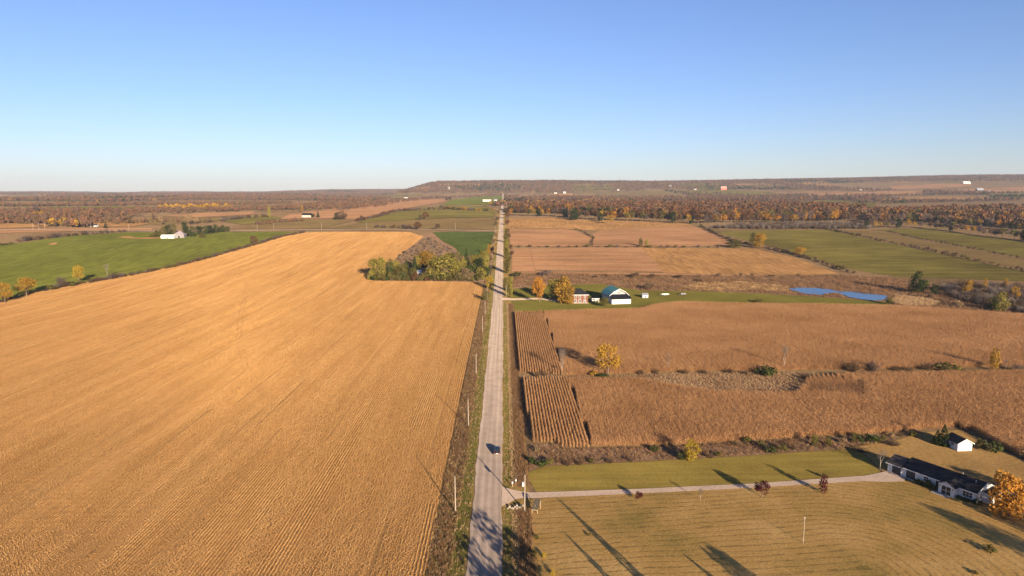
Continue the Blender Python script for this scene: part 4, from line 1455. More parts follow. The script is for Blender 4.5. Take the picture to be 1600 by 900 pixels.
# gabled porch
px0, px1 = HL * 0.645, HL * 0.815
w = MB(); pm = (px0 + px1) / 2
w.prism([(px0, -0.3), (px1, -0.3), (px1, 2.5), (pm, 3.45), (px0, 2.5)], 'y', -1.75, 0.0); porch = w.build('porch', M_WHITE, bung)
f = MB(); kk = 0.95 / (pm - px0)
for s_ in (0, 1):
    xo = px0 - 0.35 if s_ == 0 else px1 + 0.35
    zo = 2.5 - 0.35 * kk + 0.15
    P = [(xo, -2.1, zo), (pm, -2.1, 3.60), (pm, D * 0.26, 3.60), (xo, D * 0.26, zo)]
    f.slab(P if s_ == 0 else P[::-1], 0.12)
f.build('porch_roof', M_ROOF, porch)
pd = opening(porch, 'double_door', px0 + 0.75, px1 - 0.75, 0.1, 2.2, -1.75, M_GLASS, M_TRIM, 0.1, (1, 1))
for lx in (px0 + 0.35, px1 - 0.35):
    f = MB(); f.box(lx - 0.08, lx + 0.08, -1.9, -1.751, 1.7, 2.0); f.build('wall_lamp', M_DARK, porch)
f = MB(); f.box(px0 - 0.9, px1 - 0.6, -3.3, -1.76, -0.3, 0.12); f.box(px0 - 0.5, px1 - 1.0, -3.75, -3.301, -0.3, -0.02); f.build('front_step', M_CONC, bung)
opening(bung, 'window', 2.4, 4.4, 0.9, 2.1, HL, M_GLASS, M_TRIM, 0.1, (1, 0), 1, 'y')
f = MB(); f.box(HL + 0.01, HL + 2.2, D * 0.30, D * 0.95, -0.3, 2.35); an = f.build('side_room', M_WHITE, bung)
f = MB(); f.slab([(HL + 0.45, D * 0.27, 2.62), (HL + 2.5, D * 0.27, 2.40), (HL + 2.5, D * 0.98, 2.40), (HL + 0.45, D * 0.98, 2.62)], 0.12); f.build('side_roof', M_ROOF, an)
BA = ang


def bung_pt(lx, ly, dz=0.0):
    x_ = A.x + lx * math.cos(ang) - ly * math.sin(ang)
    y_ = A.y + lx * math.sin(ang) + ly * math.cos(ang)
    return (x_, y_, H(x_, y_) + dz)


# ---- white garden shed
S0 = G(1496, 705.5)
shed = thing('garden_shed', (S0.x, S0.y, S0.z + 0.05), R(0), 'small white gabled shed with dark roof behind the bungalow', 'shed')
shed.rotation_euler[2] = R(4)
w = MB(); w.prism([(0, -0.3), (4.3, -0.3), (4.3, 2.35), (2.15, 3.55), (0, 2.35)], 'y', 0, 5.2); w.build('wall', M_WHITE, shed)
f = MB()
for s_ in (0, 1):
    xo = -0.4 if s_ == 0 else 4.7
    P = [(xo, -0.35, 2.28), (2.15, -0.35, 3.70), (2.15, 5.5, 3.70), (xo, 5.5, 2.28)]
    f.slab(P if s_ == 0 else P[::-1], 0.12)
rs_ = f.build('roof', M_ROOF, shed)
f = MB()
for s_ in (0, 1):
    xo = -0.42 if s_ == 0 else 4.72
    P = [(xo, -0.42, 2.26), (2.15, -0.42, 3.69), (2.15, -0.355, 3.69), (xo, -0.355, 2.26)]
    f.slab(P if s_ == 0 else P[::-1], 0.2)
f.build('barge_board', M_TRIM, rs_)
opening(shed, 'window', 1.6, 2.6, 1.1, 1.9, 0.0, M_GLASS, M_TRIM, 0.09, (1, 0), -1, 'y')

# ---- red brick farmhouse
F0 = G(897, 474.5)
fh = thing('brick_farmhouse', (F0.x, F0.y, F0.z + 0.1), R(2), 'red brick two storey farmhouse with black hipped roof beside golden trees', 'house')
FW, FD, FH = 9.2, 9.0, 5.9
w = MB(); w.box(-1.0, FW, 0, FD, -0.3, FH); w.build('wall', M_BRICK, fh)
f = MB(); o_ = 0.5
f.add([(-1.0 - o_, -o_, FH), (FW + o_, -o_, FH), (FW + o_, FD + o_, FH), (-1.0 - o_, FD + o_, FH), (1.9, FD / 2, FH + 3.6), (FW - 4.4, FD / 2, FH + 3.6)],
      [(0, 1, 5, 4), (1, 2, 5), (2, 3, 4, 5), (3, 0, 4), (3, 2, 1, 0)])
rf = f.build('roof', M_ROOF, fh)
f = MB(); f.box(-0.4, 0.4, FD / 2 - 0.4, FD / 2 + 0.4, FH + 1.0, FH + 4.6); f.build('chimney', M_BRICK, rf)
f = MB(); f.box(-1.55, FW + 0.55, -0.56, -0.48, FH - 0.32, FH - 0.01); f.build('fascia', M_TRIM, rf)
for (a0, a1, z0, z1) in ((3.2, 4.2, 3.7, 5.0), (0.5, 1.4, 3.7, 5.0), (6.7, 7.5, 3.7, 5.0)):
    opening(fh, 'window', a0, a1, z0, z1, 0.0, M_GLASS, M_TRIM, 0.13, (0, 1))
opening(fh, 'window', 3.0, 4.5, 0.9, 2.5, 0.0, M_GLASS, M_TRIM, 0.15, (1, 1))
opening(fh, 'window', 0.2, 1.5, 0.9, 2.5, 0.0, M_GLASS, M_TRIM, 0.15, (1, 1))
dr = opening(fh, 'door', 6.6, 7.6, 0.1, 2.2, 0.0, M_DARK, M_TRIM, 0.2)
f = MB(); f.box(7.4, 7.5, -0.1, -0.031, 1.0, 1.15); f.build('handle', M_METAL, dr)
f = MB(); f.box(-1.4, FW + 0.3, -0.5, -0.005, -0.3, 0.55); f.build('stone_footing', M_STONE, fh)
# annex with white carport
C0 = G(925, 473)
cp = thing('carport', (C0.x, C0.y, C0.z + 0.1), R(2), 'low white carport with dark flat roof joined to the brick farmhouse', 'carport')
f = MB(); f.box(0, 0.3, 0, 6, -0.3, 2.5); f.build('wall', M_WHITE, cp)
f = MB(); f.box(0.301, 4.6, 5.7, 6, -0.3, 2.5); f.build('back_wall', M_WHITE, cp)
for xx in (2.3, 4.4):
    f = MB(); f.box(xx, xx + 0.25, 0, 0.25, -0.3, 2.5); f.build('post', M_TRIM, cp)
f = MB(); f.box(-0.3, 5.0, -0.4, 6.3, 2.51, 2.85); rr_ = f.build('roof', M_BLACKROOF, cp)
f = MB(); f.box(-0.3, 5.0, -0.46, -0.41, 2.45, 2.8); f.build('fascia', M_TRIM, rr_)

# ---- barn with gambrel green roof and black lean-to
P0 = G(956, 476)
bn = thing('barn', (P0.x, P0.y, P0.z + 0.1), R(9), 'white barn with green gambrel roof and black lean-to roof', 'barn')
BW, BD = 13.0, 17.0
LD = 5.2
w = MB(); w.box(0, BW, 0, LD - 0.01, -0.3, 3.4); w.build('lean_to_wall', M_BARNWHITE, bn)
gam = [(0.0, -0.3), (BW - 0.4, -0.3), (BW - 0.4, 5.7), (BW * 0.80, 7.4), (BW / 2 - 0.2, 9.5), (BW * 0.17, 7.4), (0.0, 5.7)]
w = MB(); w.prism(gam, 'y', LD, LD + BD); w.build('wall', plain('pale_metal_cladding', (0.36, 0.37, 0.37), 0.7, 0.08, 1.2), bn)
f = MB(); f.slab([(-0.35, -0.45, 3.45), (BW + 0.35, -0.45, 3.45), (BW + 0.35, LD - 0.02, 5.9), (-0.35, LD - 0.02, 5.9)], 0.12)
lr = f.build('lean_to_roof', M_BLACKROOF, bn)
ro = [(-0.6, 5.2), (BW * 0.17 - 0.1, 7.6), (BW / 2 - 0.2, 9.75), (BW * 0.80 + 0.1, 7.6), (BW + 0.2, 5.2)]
f = MB()
for i in range(4):
    (xa, za), (xb, zb) = ro[i], ro[i + 1]
    f.slab([(xa, LD - 1.6, za), (xb, LD - 1.6, zb), (xb, LD + BD + 0.4, zb), (xa, LD + BD + 0.4, za)], 0.14)
rf = f.build('roof', M_GREENROOF, bn)
for i in range(4):
    (xa, za), (xb, zb) = ro[i], ro[i + 1]
    for j in range(9):
        yy_ = LD + j * 2.0
        f = MB(); f.slab([(xa, yy_, za + 0.05), (xb, yy_, zb + 0.05), (xb, yy_ + 0.12, zb + 0.05), (xa, yy_ + 0.12, za + 0.05)], 0.05)
        f.build('seam', M_GREENROOF, rf)
f = MB()
for i in range(4):
    (xa, za), (xb, zb) = ro[i], ro[i + 1]
    f.slab([(xa, LD - 1.68, za + 0.02), (xb, LD - 1.68, zb + 0.02), (xb, LD - 1.605, zb + 0.02), (xa, LD - 1.605, za + 0.02)], 0.35)
f.build('barge_board', M_TRIM, rf)
for (a0, a1, nm) in ((1.6, 4.6, 'barn_door'), (8.6, 11.0, 'barn_door')):
    opening(bn, nm, a0, a1, 0.0, 2.7, 0.0, M_BARNWHITE, M_TRIM, 0.12, (1, 0))
opening(bn, 'loft_door', 5.6, 7.6, 6.1, 7.6, LD, M_GREYBOARD, M_TRIM, 0.1)

# ---- small grey shed and things in the farmyard
q = G(1004, 466)
sh = thing('farm_shed', (q.x, q.y, q.z + 0.1), R(3), 'small grey roofed white shed on the grass beside the barn', 'shed')
w = MB(); gable_shell(w, 0, 3.9, 0, 3.4, 2.0, 3.1); w.build('wall', M_WHITE, sh)
gable_roof(sh, 0, 3.9, 0, 3.4, 2.0, 3.1, 0.25, M_METAL)
opening(sh, 'door', 1.4, 2.4, 0.0, 1.8, 0.0, M_GREYBOARD, M_TRIM, 0.08)


def trailer(px, py, rz, label, L=5.2):
    q = G(px, py)
    t = thing('flatbed_trailer', (q.x, q.y, q.z + 0.1), rz, label, 'trailer')
    f = MB(); f.box(0, L, 0, 2.0, 0.75, 0.95); f.build('bed', M_WHITE, t)
    f = MB(); f.box(0, 0.12, 0, 2.0, 0.951, 1.6); f.box(0.121, L, 0, 0.1, 0.951, 1.3); f.box(0.121, L, 1.9, 2.0, 0.951, 1.3); f.build('side_board', M_WHITE, t)
    for xx in (L * 0.35, L * 0.6):
        for yy_ in (-0.22, 2.0):
            f = MB(); f.tube((xx, yy_, 0.36), (xx, yy_ + 0.22, 0.36), 0.36, 0.36, 12); wh = f.build('wheel', M_TYRE, t)
            f = MB(); f.tube((xx, yy_ - 0.01, 0.36), (xx, yy_ + 0.23, 0.36), 0.18, 0.18, 8); f.build('rim', M_METAL, wh)
    f = MB(); f.box(-1.3, 0, 0.93, 1.07, 0.7, 0.82); f.build('drawbar', M_METAL, t)
    return t


trailer(1034, 462.5, R(10), 'low white flatbed trailer parked on the farmyard grass', 5.6)


def pickup(px, py, rz, label):
    q = G(px, py)
    t = thing('farm_wagon', (q.x, q.y, q.z + 0.1), rz, label, 'wagon')
    f = MB(); f.box(0, 3.6, 0, 1.9, 0.7, 1.7); f.build('box', M_GREYBOARD, t)
    for xx in (0.7, 2.9):
        for yy_ in (-0.2, 1.9):
            f = MB(); f.tube((xx, yy_, 0.4), (xx, yy_ + 0.2, 0.4), 0.4, 0.4, 12); f.build('wheel', M_TYRE, t)
    f = MB(); f.box(-1.0, 0, 0.9, 1.0, 0.6, 0.72); f.build('drawbar', M_METAL, t)
    return t


pickup(1064, 462, R(8), 'grey box wagon standing behind the white trailer')
pickup(946, 462, R(20), 'grey box wagon in the shade behind the green roofed barn')


# ---- far farm buildings
def far_farm(name, px, py, wpx, hpx, label, cat, wall, roof, depth=9.0, rz=0.0, side=None, flat=False):
    q = G(px, py)
    k_ = mpp(q.y)
    L_ = wpx * k_
    hw = hpx * k_ * 0.55
    t = thing(name, (q.x, q.y, q.z + 0.2), rz, label, cat)
    w = MB(); gable_shell(w, -L_ / 2, L_ / 2, 0, depth, hw, hw + (hpx * k_ * 0.45)); w.build('wall', wall, t)
    gable_roof(t, -L_ / 2, L_ / 2, 0, depth, hw, hw + hpx * k_ * 0.45, 0.4, roof, 0.25)
    n_ = max(1, int(L_ / 9))
    for i in range(n_):
        c = -L_ / 2 + L_ * (i + 0.5) / n_
        opening(t, 'door' if i == n_ // 2 else 'window', c - 0.8, c + 0.8, 0.0 if i == n_ // 2 else hw * 0.35, hw * 0.75, 0.0, M_GREYBOARD, M_TRIM, 0.15)
    return t


far_farm('machine_shed', 261.5, 373, 20, 5.6, 'long low white shed at the corner of the green field', 'shed', M_BARNWHITE, M_BARNWHITE, 8, R(2))
q = G(279.5, 372)
kk_ = mpp(q.y)
t = thing('farm_barn', (q.x, q.y, q.z + 0.2), R(8), 'grey hipped barn beside the long white shed', 'barn')
w = MB(); w.box(-6.5, 6.5, 0, 11, -0.4, 4.2); w.build('wall', M_GREYBOARD, t)
f = MB(); f.add([(-7, -0.5, 4.2), (7, -0.5, 4.2), (7, 11.5, 4.2), (-7, 11.5, 4.2), (-1.5, 5.5, 8.4), (1.0, 5.5, 8.4)], [(0, 1, 5, 4), (1, 2, 5), (2, 3, 4, 5), (3, 0, 4), (3, 2, 1, 0)])
f.build('roof', plain('grey_roof', (0.34, 0.28, 0.28), 0.8, 0.15), t)
opening(t, 'door', -1.5, 1.5, 0.0, 3.0, 0.0, M_DARK, M_TRIM, 0.15)
far_farm('farm_house', 479, 340, 15, 6.5, 'cream farmhouse with dark roof on the ploughed rise', 'house', plain('cream_siding', (0.58, 0.53, 0.40), 0.7), M_ROOF, 9, R(-6))
far_farm('farm_house', 140, 354, 8, 4, 'cream farmhouse beyond the crossroad hedge', 'house', plain('cream_siding', (0.58, 0.53, 0.40), 0.7), M_ROOF2, 8)
far_farm('farm_house', 148.5, 354.5, 4, 4, 'tiny white outbuilding beside the cream farmhouse', 'house', M_BARNWHITE, M_ROOF2, 6)
far_farm('livestock_barn', 761, 315.5, 13, 3.6, 'long white livestock barn on the far green field', 'barn', M_BARNWHITE, M_BARNWHITE, 14, R(3))
far_farm('livestock_barn', 775, 315, 6, 3.8, 'short white barn next to the road on the far green field', 'barn', M_BARNWHITE, M_METAL, 12)
far_farm('farm_house', 634.5, 310.5, 6, 4.4, 'lone white farmhouse above the pinkish ploughed field', 'house', M_BARNWHITE, M_ROOF2, 9)
far_farm('farm_house', 701, 296, 4, 4, 'white house among the trees of the escarpment nose', 'house', M_BARNWHITE, M_METAL, 12)
far_farm('farm_house', 209, 312.5, 5, 3.2, 'white house in the far western woods', 'house', M_BARNWHITE, M_ROOF2, 12)
far_farm('farm_house', 868, 302.5, 4, 3, 'white house above the tan hillside field', 'house', M_BARNWHITE, M_ROOF2, 10)
far_farm('farm_house', 882, 302, 4, 3, 'second pale house above the tan hillside field', 'house', M_BARNWHITE, M_METAL, 10)
far_farm('farm_house', 968, 297.5, 7, 3, 'long pale house on the grey hillside', 'house', M_BARNWHITE, M_ROOF2, 10)
far_farm('farm_house', 1048, 293.5, 3.5, 4, 'white farmhouse at the top of the hillside lane', 'house', M_BARNWHITE, M_METAL, 10)
far_farm('farm_house', 1087, 296.5, 4, 3, 'white house in the hillside pasture', 'house', M_BARNWHITE, M_ROOF2, 10)
far_farm('red_barn', 1131, 297.5, 9, 6, 'red barn on the hillside below the ridge', 'barn', plain('red_boards', (0.42, 0.10, 0.06), 0.8), plain('pink_roof', (0.45, 0.26, 0.22), 0.7), 16)
far_farm('farm_house', 1345, 297, 5, 3, 'white house on the slope below the purple woods', 'house', M_BARNWHITE, M_METAL, 12)
far_farm('livestock_barn', 1511, 287.5, 11, 4, 'long white barn at the top of the tan slope', 'barn', M_BARNWHITE, M_BARNWHITE, 20)
far_farm('dark_barn', 1532, 300, 10, 6, 'dark blue grey barn on the eastern slope', 'barn', plain('slate_boards', (0.06, 0.08, 0.10), 0.8), M_METAL, 18)
far_farm('livestock_barn', 1544, 301, 9, 2.6, 'low white shed beside the dark slope barn', 'barn', M_BARNWHITE, M_METAL, 12)
far_farm('garden_house', 655, 429, 6, 6, 'small white house hidden among the shelter trees', 'house', M_WHITE, M_METAL, 5)


# ================================================================== STREET FURNITURE AND VEHICLE
def utility_pole(x, y, h, label, group, transformer=False, r=0.14):
    z = float(verge_z(np.array([x]), np.array([y]))[0]) if -15.4 < x < 6.2 and y < 1600 else H(x, y)
    t = thing('utility_pole', (x, y, z - 0.05), 0.0, label, 'utility pole', group)
    t.rotation_euler = (random.uniform(-0.012, 0.012), random.uniform(-0.012, 0.012), 0)
    f = MB(); f.tube((0, 0, -0.3), (0, 0, h), r * 1.1, r * 0.75, 10); f.build('pole', M_POLE, t)
    f = MB(); f.tube((0, 0, h), (0, 0, h + 0.22), 0.04, 0.04, 6); f.tube((0, 0, h + 0.22), (0, 0, h + 0.3), 0.09, 0.05, 8); f.build('insulator', M_GREYBOARD, t)
    f = MB(); f.box(-0.06, 0.06, -r - 0.12, -r * 0.7, h - 1.6, h - 1.45); f.build('bracket', M_METAL, t)
    if transformer:
        f = MB(); f.tube((-0.42, 0, h * 0.70), (-0.42, 0, h * 0.70 + 0.95), 0.27, 0.27, 12); tr = f.build('transformer', plain('pale_steel', (0.62, 0.62, 0.60), 0.5), t)
        f = MB(); f.tube((-0.42, 0, h * 0.70 + 0.95), (-0.42, 0, h * 0.70 + 1.15), 0.06, 0.05, 6); f.build('bushing', M_GREYBOARD, tr)
    return (x, y, z + h + 0.2)


pole_px = [(712, 804, 57), (730.5, 668, 47), (742.2, 587, 34), (751, 521, 22), (757, 493, 21)]
tops = []
for (px, py, hp) in pole_px:
    p = G(px, py)
    tops.append(utility_pole(-11.1, p.y, 8.6, 'tall pale wooden pole on the brushy bank beside the stubble field', 'utility poles along the stubble field'))
for yy_ in (455, 520, 590, 660, 735, 810, 890, 970):
    tops.append(utility_pole(-11.1, yy_, 8.8, 'pale wooden pole by the road beyond the shelter trees', 'utility poles farther up the road'))
p = G(819, 801)
tc_ = utility_pole(4.7, p.y, 8.8, 'wooden pole with pale transformer at the driveway mouth', None, True)
p = G(793, 467)
utility_pole(1.6, p.y, 8.6, 'wooden pole at the lane into the farmyard', None)
for pxx in (402, 427, 498.5, 569, 711, 205, 37, 48, 58):
    q = G(pxx, 360.5 if pxx > 60 else 361)
    utility_pole(q.x, cy + 9.0 + random.uniform(-1, 1), 11.0, 'pale wooden pole along the side road', 'utility poles along the side road', r=0.17)


def wire(a, b, sag, r=0.011):
    f = MB(); n_ = 8
    pts = [Vector(a).lerp(Vector(b), i / n_) - Vector((0, 0, sag * 4 * (i / n_) * (1 - i / n_))) for i in range(n_ + 1)]
    for i in range(n_):
        f.tube(pts[i], pts[i + 1], r, r, 4, False)
    return f


for a_, b_ in zip(tops[:-1], tops[1:]):
    wv = wire(a_, b_, 0.7)
    o_ = wv.build('overhead_wire', M_ALU)
    tag(o_, 'thin wire strung between two roadside poles', 'wire', 'overhead wires along the road')
o_ = wire(tops[0], tc_, 0.5).build('overhead_wire', M_ALU)
tag(o_, 'thin wire crossing the road to the transformer pole', 'wire')


# ---- dark car driving on the road
def car():
    p = G(785, 712)
    z = H(-1.9, p.y) + float(road_profile(p.y)) * 1.03 + 0.04
    t = thing('car', (-1.95, p.y, z), 0.0, 'dark car driving on the pale road before the driveway', 'car')
    Lh, Wd = 2.3, 0.92
    # body: lofted cross sections along y
    secs = [(-2.30, 0.42, 0.80, 0.80), (-2.15, 0.30, 1.00, 0.88), (-1.2, 0.26, 1.04, 0.92), (0.7, 0.26, 1.02, 0.92), (1.5, 0.28, 0.95, 0.91), (2.15, 0.32, 0.78, 0.86), (2.32, 0.45, 0.66, 0.74)]
    V, F = [], []
    for (y_, zb, zt, ww) in secs:
        V += [(-ww * 0.9, y_, zb), (-ww, y_, zb + 0.25), (-ww * 0.97, y_, zt - 0.08), (-ww * 0.86, y_, zt), (ww * 0.86, y_, zt), (ww * 0.97, y_, zt - 0.08), (ww, y_, zb + 0.25), (ww * 0.9, y_, zb)]
    for i in range(len(secs) - 1):
        for k_ in range(8):
            a = i * 8 + k_
            b_ = i * 8 + (k_ + 1) % 8
            F.append((a, b_, b_ + 8, a + 8))
    F += [tuple(range(7, -1, -1)), tuple(range(len(V) - 8, len(V)))]
    body = link('body', mesh('car_body', V, F, M_PAINT, False), t)
    V, F = [], []
    cs = [(-2.12, 1.02, 0.80), (-1.75, 1.60, 0.66), (-0.2, 1.68, 0.68), (0.45, 1.60, 0.66), (1.25, 1.0, 0.78)]
    roofz = []
    for (y_, zt, ww) in cs:
        V += [(-0.83, y_, 0.98), (-ww, y_, zt), (ww, y_, zt), (0.83, y_, 0.98)]
    for i in range(len(cs) - 1):
        for k_ in range(3):
            a = i * 4 + k_
            F.append((a, a + 1, a + 5, a + 4))
    link('cabin_glass', mesh('cabin_glass', V, F, M_GLASS), t)
    f = MB(); f.slab([(-0.67, -1.78, 1.66), (0.67, -1.78, 1.66), (0.69, -0.2, 1.74), (-0.69, -0.2, 1.74)], 0.05)
    f.slab([(-0.69, -0.199, 1.74), (0.69, -0.199, 1.74), (0.67, 0.45, 1.66), (-0.67, 0.45, 1.66)], 0.05); f.build('roof', M_PAINT, t)
    for (wx_, wy_) in ((-0.95, -1.42), (0.73, -1.42), (-0.95, 1.42), (0.73, 1.42)):
        f = MB(); f.tube((wx_, wy_, 0.34), (wx_ + 0.22, wy_, 0.34), 0.34, 0.34, 16); wh = f.build('wheel', M_TYRE, t)
        f = MB(); f.tube((wx_ - 0.01, wy_, 0.34), (wx_ + 0.23, wy_, 0.34), 0.2, 0.2, 10); f.build('rim', M_METAL, wh)
    for sx in (-0.78, 0.54):
        f = MB(); f.box(sx, sx + 0.24, -2.33, -2.24, 0.72, 0.92); f.build('tail_light', M_RED, t)
        f = MB(); f.box(sx, sx + 0.24, 2.2, 2.33, 0.58, 0.72); f.build('headlight', M_LAMP, t)
    f = MB(); f.box(-0.26, 0.26, -2.335, -2.29, 0.55, 0.68); f.build('number_plate', M_WHITE, t)
    for sx in (-1.06, 0.88):
        f = MB(); f.box(sx, sx + 0.18, 0.78, 0.90, 1.0, 1.14); f.build('side_mirror', M_PAINT, t)
    f = MB(); f.box(-0.88, 0.88, -2.39, -2.20, 0.36, 0.55); f.build('bumper', M_GREYBOARD, t)


car()


def mailbox(px, py, label):
    p = G(px, py)
    z = float(verge_z(np.array([p.x]), np.array([p.y]))[0])
    t = thing('mailbox', (p.x, p.y, z), R(8), label, 'mailbox')
    f = MB(); f.box(-0.06, 0.06, -0.06, 0.06, -0.3, 1.0); f.build('post', M_WOOD, t)
    f = MB()
    prof = [(-0.16, 1.0), (0.16, 1.0), (0.16, 1.22)] + [(0.16 * math.cos(a), 1.22 + 0.16 * math.sin(a)) for a in np.linspace(0.3, 2.84, 6)] + [(-0.16, 1.22)]
    f.prism(prof, 'y', -0.3, 0.3); bx_ = f.build('box', M_TRIM, t)
    f = MB(); f.box(0.161, 0.19, -0.1, -0.06, 1.1, 1.4); f.build('flag', M_RED, bx_)


mailbox(800.5, 764, 'white mailbox on a short post beside the driveway mouth')
mailbox(806, 759.5, 'smaller pale mailbox in the weeds behind the white one')

# ---- stone culvert ends at the driveway mouth
for (px, py, n_, lab) in ((802, 799, 6, 'heap of pale stones capping the culvert at the road edge'), (812, 796, 5, 'pale stones beside the pole at the driveway culvert')):
    p = G(px, py)
    z = float(verge_z(np.array([p.x]), np.array([p.y]))[0])
    t = thing('culvert_stones', (p.x, p.y, z), 0, lab, 'stones')
    for i in range(n_):
        s_ = random.uniform(0.3, 0.55)
        rng = np.random.default_rng(i + int(px))
        V = np.array([(sx, sy, sz) for sx in (-1, 1) for sy in (-1, 1) for sz in (-1, 1)], float) * (0.5 * s_) * rng.uniform(0.7, 1.15, (8, 3))
        V = V + np.array([(i - n_ / 2) * 0.42, rng.uniform(-0.25, 0.25), s_ * 0.35 + (0.35 if i % 3 == 1 else 0)])
        link('stone', mesh('stone', V, [(0, 1, 3, 2), (4, 6, 7, 5), (0, 4, 5, 1), (2, 3, 7, 6), (0, 2, 6, 4), (1, 5, 7, 3)], M_STONE), t)

# ---- slatted stand beside the driveway mouth
p = G(836, 802)
t = thing('slatted_stand', (p.x, p.y, H(p.x, p.y) + 0.05), R(-18), 'dark slatted wooden stand on pale legs beside the driveway mouth', 'stand')
for i in range(5):
    f = MB(); x0_ = -0.7 + i * 0.29
    f.slab([(x0_, -0.3, 1.0), (x0_ + 0.22, -0.3, 1.0), (x0_ + 0.22, 2.6, 2.3), (x0_, 2.6, 2.3)], 0.05); f.build('slat', M_DARKWOOD, t)
for (xx, yy_, zz) in ((-0.66, -0.2, 0.98), (0.60, -0.2, 0.98), (-0.66, 2.5, 2.18), (0.60, 2.5, 2.18)):
    f = MB(); f.box(xx - 0.06, xx + 0.06, yy_ - 0.06, yy_ + 0.06, -0.3, zz); f.build('leg', M_WOOD, t)
f = MB(); f.box(-0.72, 0.68, -0.26, -0.14, 0.78, 0.9); f.box(-0.72, 0.68, 2.44, 2.56, 1.95, 2.1); f.build('rail', M_WOOD, t)

# ---- white lawn post
p = G(1255, 849)
t = thing('lawn_post', (p.x, p.y, H(p.x, p.y) + 0.05), 0, 'slim white post standing alone on the mown lawn', 'post')
f = MB(); f.tube((0, 0, -0.2), (0, 0, 5.6), 0.075, 0.06, 8); f.build('pole', M_POLE, t)
f = MB(); f.tube((0, 0, 5.6), (0, 0, 5.75), 0.13, 0.04, 8); f.build('cap', M_TRIM, t)


# ================================================================== TREES AND SHRUBS
P_ = plant


def bush_mass(name, poly, dx, hr, cols, label):
    x, y = grid_in(poly, dx, dx, 0.3, 0.45)
    ss = [src('thicket_piece', plant_meshes('twiggy', v_, c_, BARK)[1]) for c_ in cols for v_ in range(3)]
    h = RNG.uniform(hr[0], hr[1], len(x))
    w = h * RNG.uniform(0.9, 1.6, len(x))
    scatter(name, np.column_stack([x, y, hgt(x, y)]), RNG.uniform(0, 6.28, len(x)), np.column_stack([w, w, h]), ss, label, 'thicket')


# the bungalow's garden
P_(1577, 807, 80, 74, 'bushy', 'orange', 'maple_tree', 'large orange maple tree at the end of the white bungalow', 'tree', var=0)
P_(1190, 777, 32, 27, 'round', 'wine', 'ornamental_tree', 'dark red ornamental tree beside the driveway, the larger round one', 'tree')
P_(1285.5, 771, 32, 19, 'column', 'wine', 'ornamental_tree', 'narrow dark red tree on the lawn between driveway and white post', 'tree')
P_(1290, 748, 11, 10, 'shrub', 'olive', 'shrub', 'small olive shrub across the driveway from the narrow red tree', 'shrub')
P_(998, 783, 17, 15, 'round', 'wine', 'sapling', 'small wine red sapling at the driveway edge', 'tree')
P_(1094, 783, 24, 12, 'bare', 'grey', 'sapling', 'bare thin sapling beside the driveway', 'tree')
P_(1375, 733, 34, 30, 'bare', 'grey', 'bare_tree', 'leafless grey tree at the corner of the garage', 'tree')
for (lx, ly, h, w) in ((HL * 0.385, -0.9, 1.5, 1.7), (HL * 0.42, -1.1, 2.0, 2.2), (HL * 0.465, -1.0, 1.6, 1.9), (HL * 0.505, -1.2, 2.2, 2.3), (HL * 0.545, -1.1, 1.9, 2.0), (HL * 0.60, -1.3, 1.8, 1.9)):
    plant_at(bung_pt(lx, ly), h, w, 'shrub', 'green', 'foundation_shrub', 'dark green shrub planted between garage and porch of the bungalow', 'shrub', 'foundation shrubs at the bungalow')
for (lx, ly, h, w) in ((HL * 0.85, -0.8, 1.0, 1.8), (HL * 0.91, -0.9, 1.1, 1.9), (HL * 0.97, -0.9, 1.3, 1.9), (HL * 1.03, -0.6, 1.5, 2.2)):
    plant_at(bung_pt(lx, ly), h, w, 'shrub', 'green', 'foundation_shrub', 'low dark shrub under the big window of the bungalow', 'shrub', 'low shrubs under the bungalow window')
P_(1556, 790, 36, 22, 'round', 'rust', 'rust_tree', 'small rust red tree tucked between the maple and the bungalow', 'tree')
P_(1474, 696, 36, 27, 'conifer', 'conifer', 'conifer_tree', 'dark conifer beside the white garden shed', 'tree')
P_(1464, 694, 24, 22, 'conifer', 'conifer', 'conifer_tree', 'smaller dark conifer between the garden shed and the corn', 'tree')
P_(1550, 706, 24, 30, 'shrub', 'green', 'shrub', 'round green shrub at the corn edge beyond the garden shed', 'shrub')
P_(1532, 700, 16, 20, 'shrub', 'olive', 'shrub', 'olive shrub between garden shed and corn edge', 'shrub')
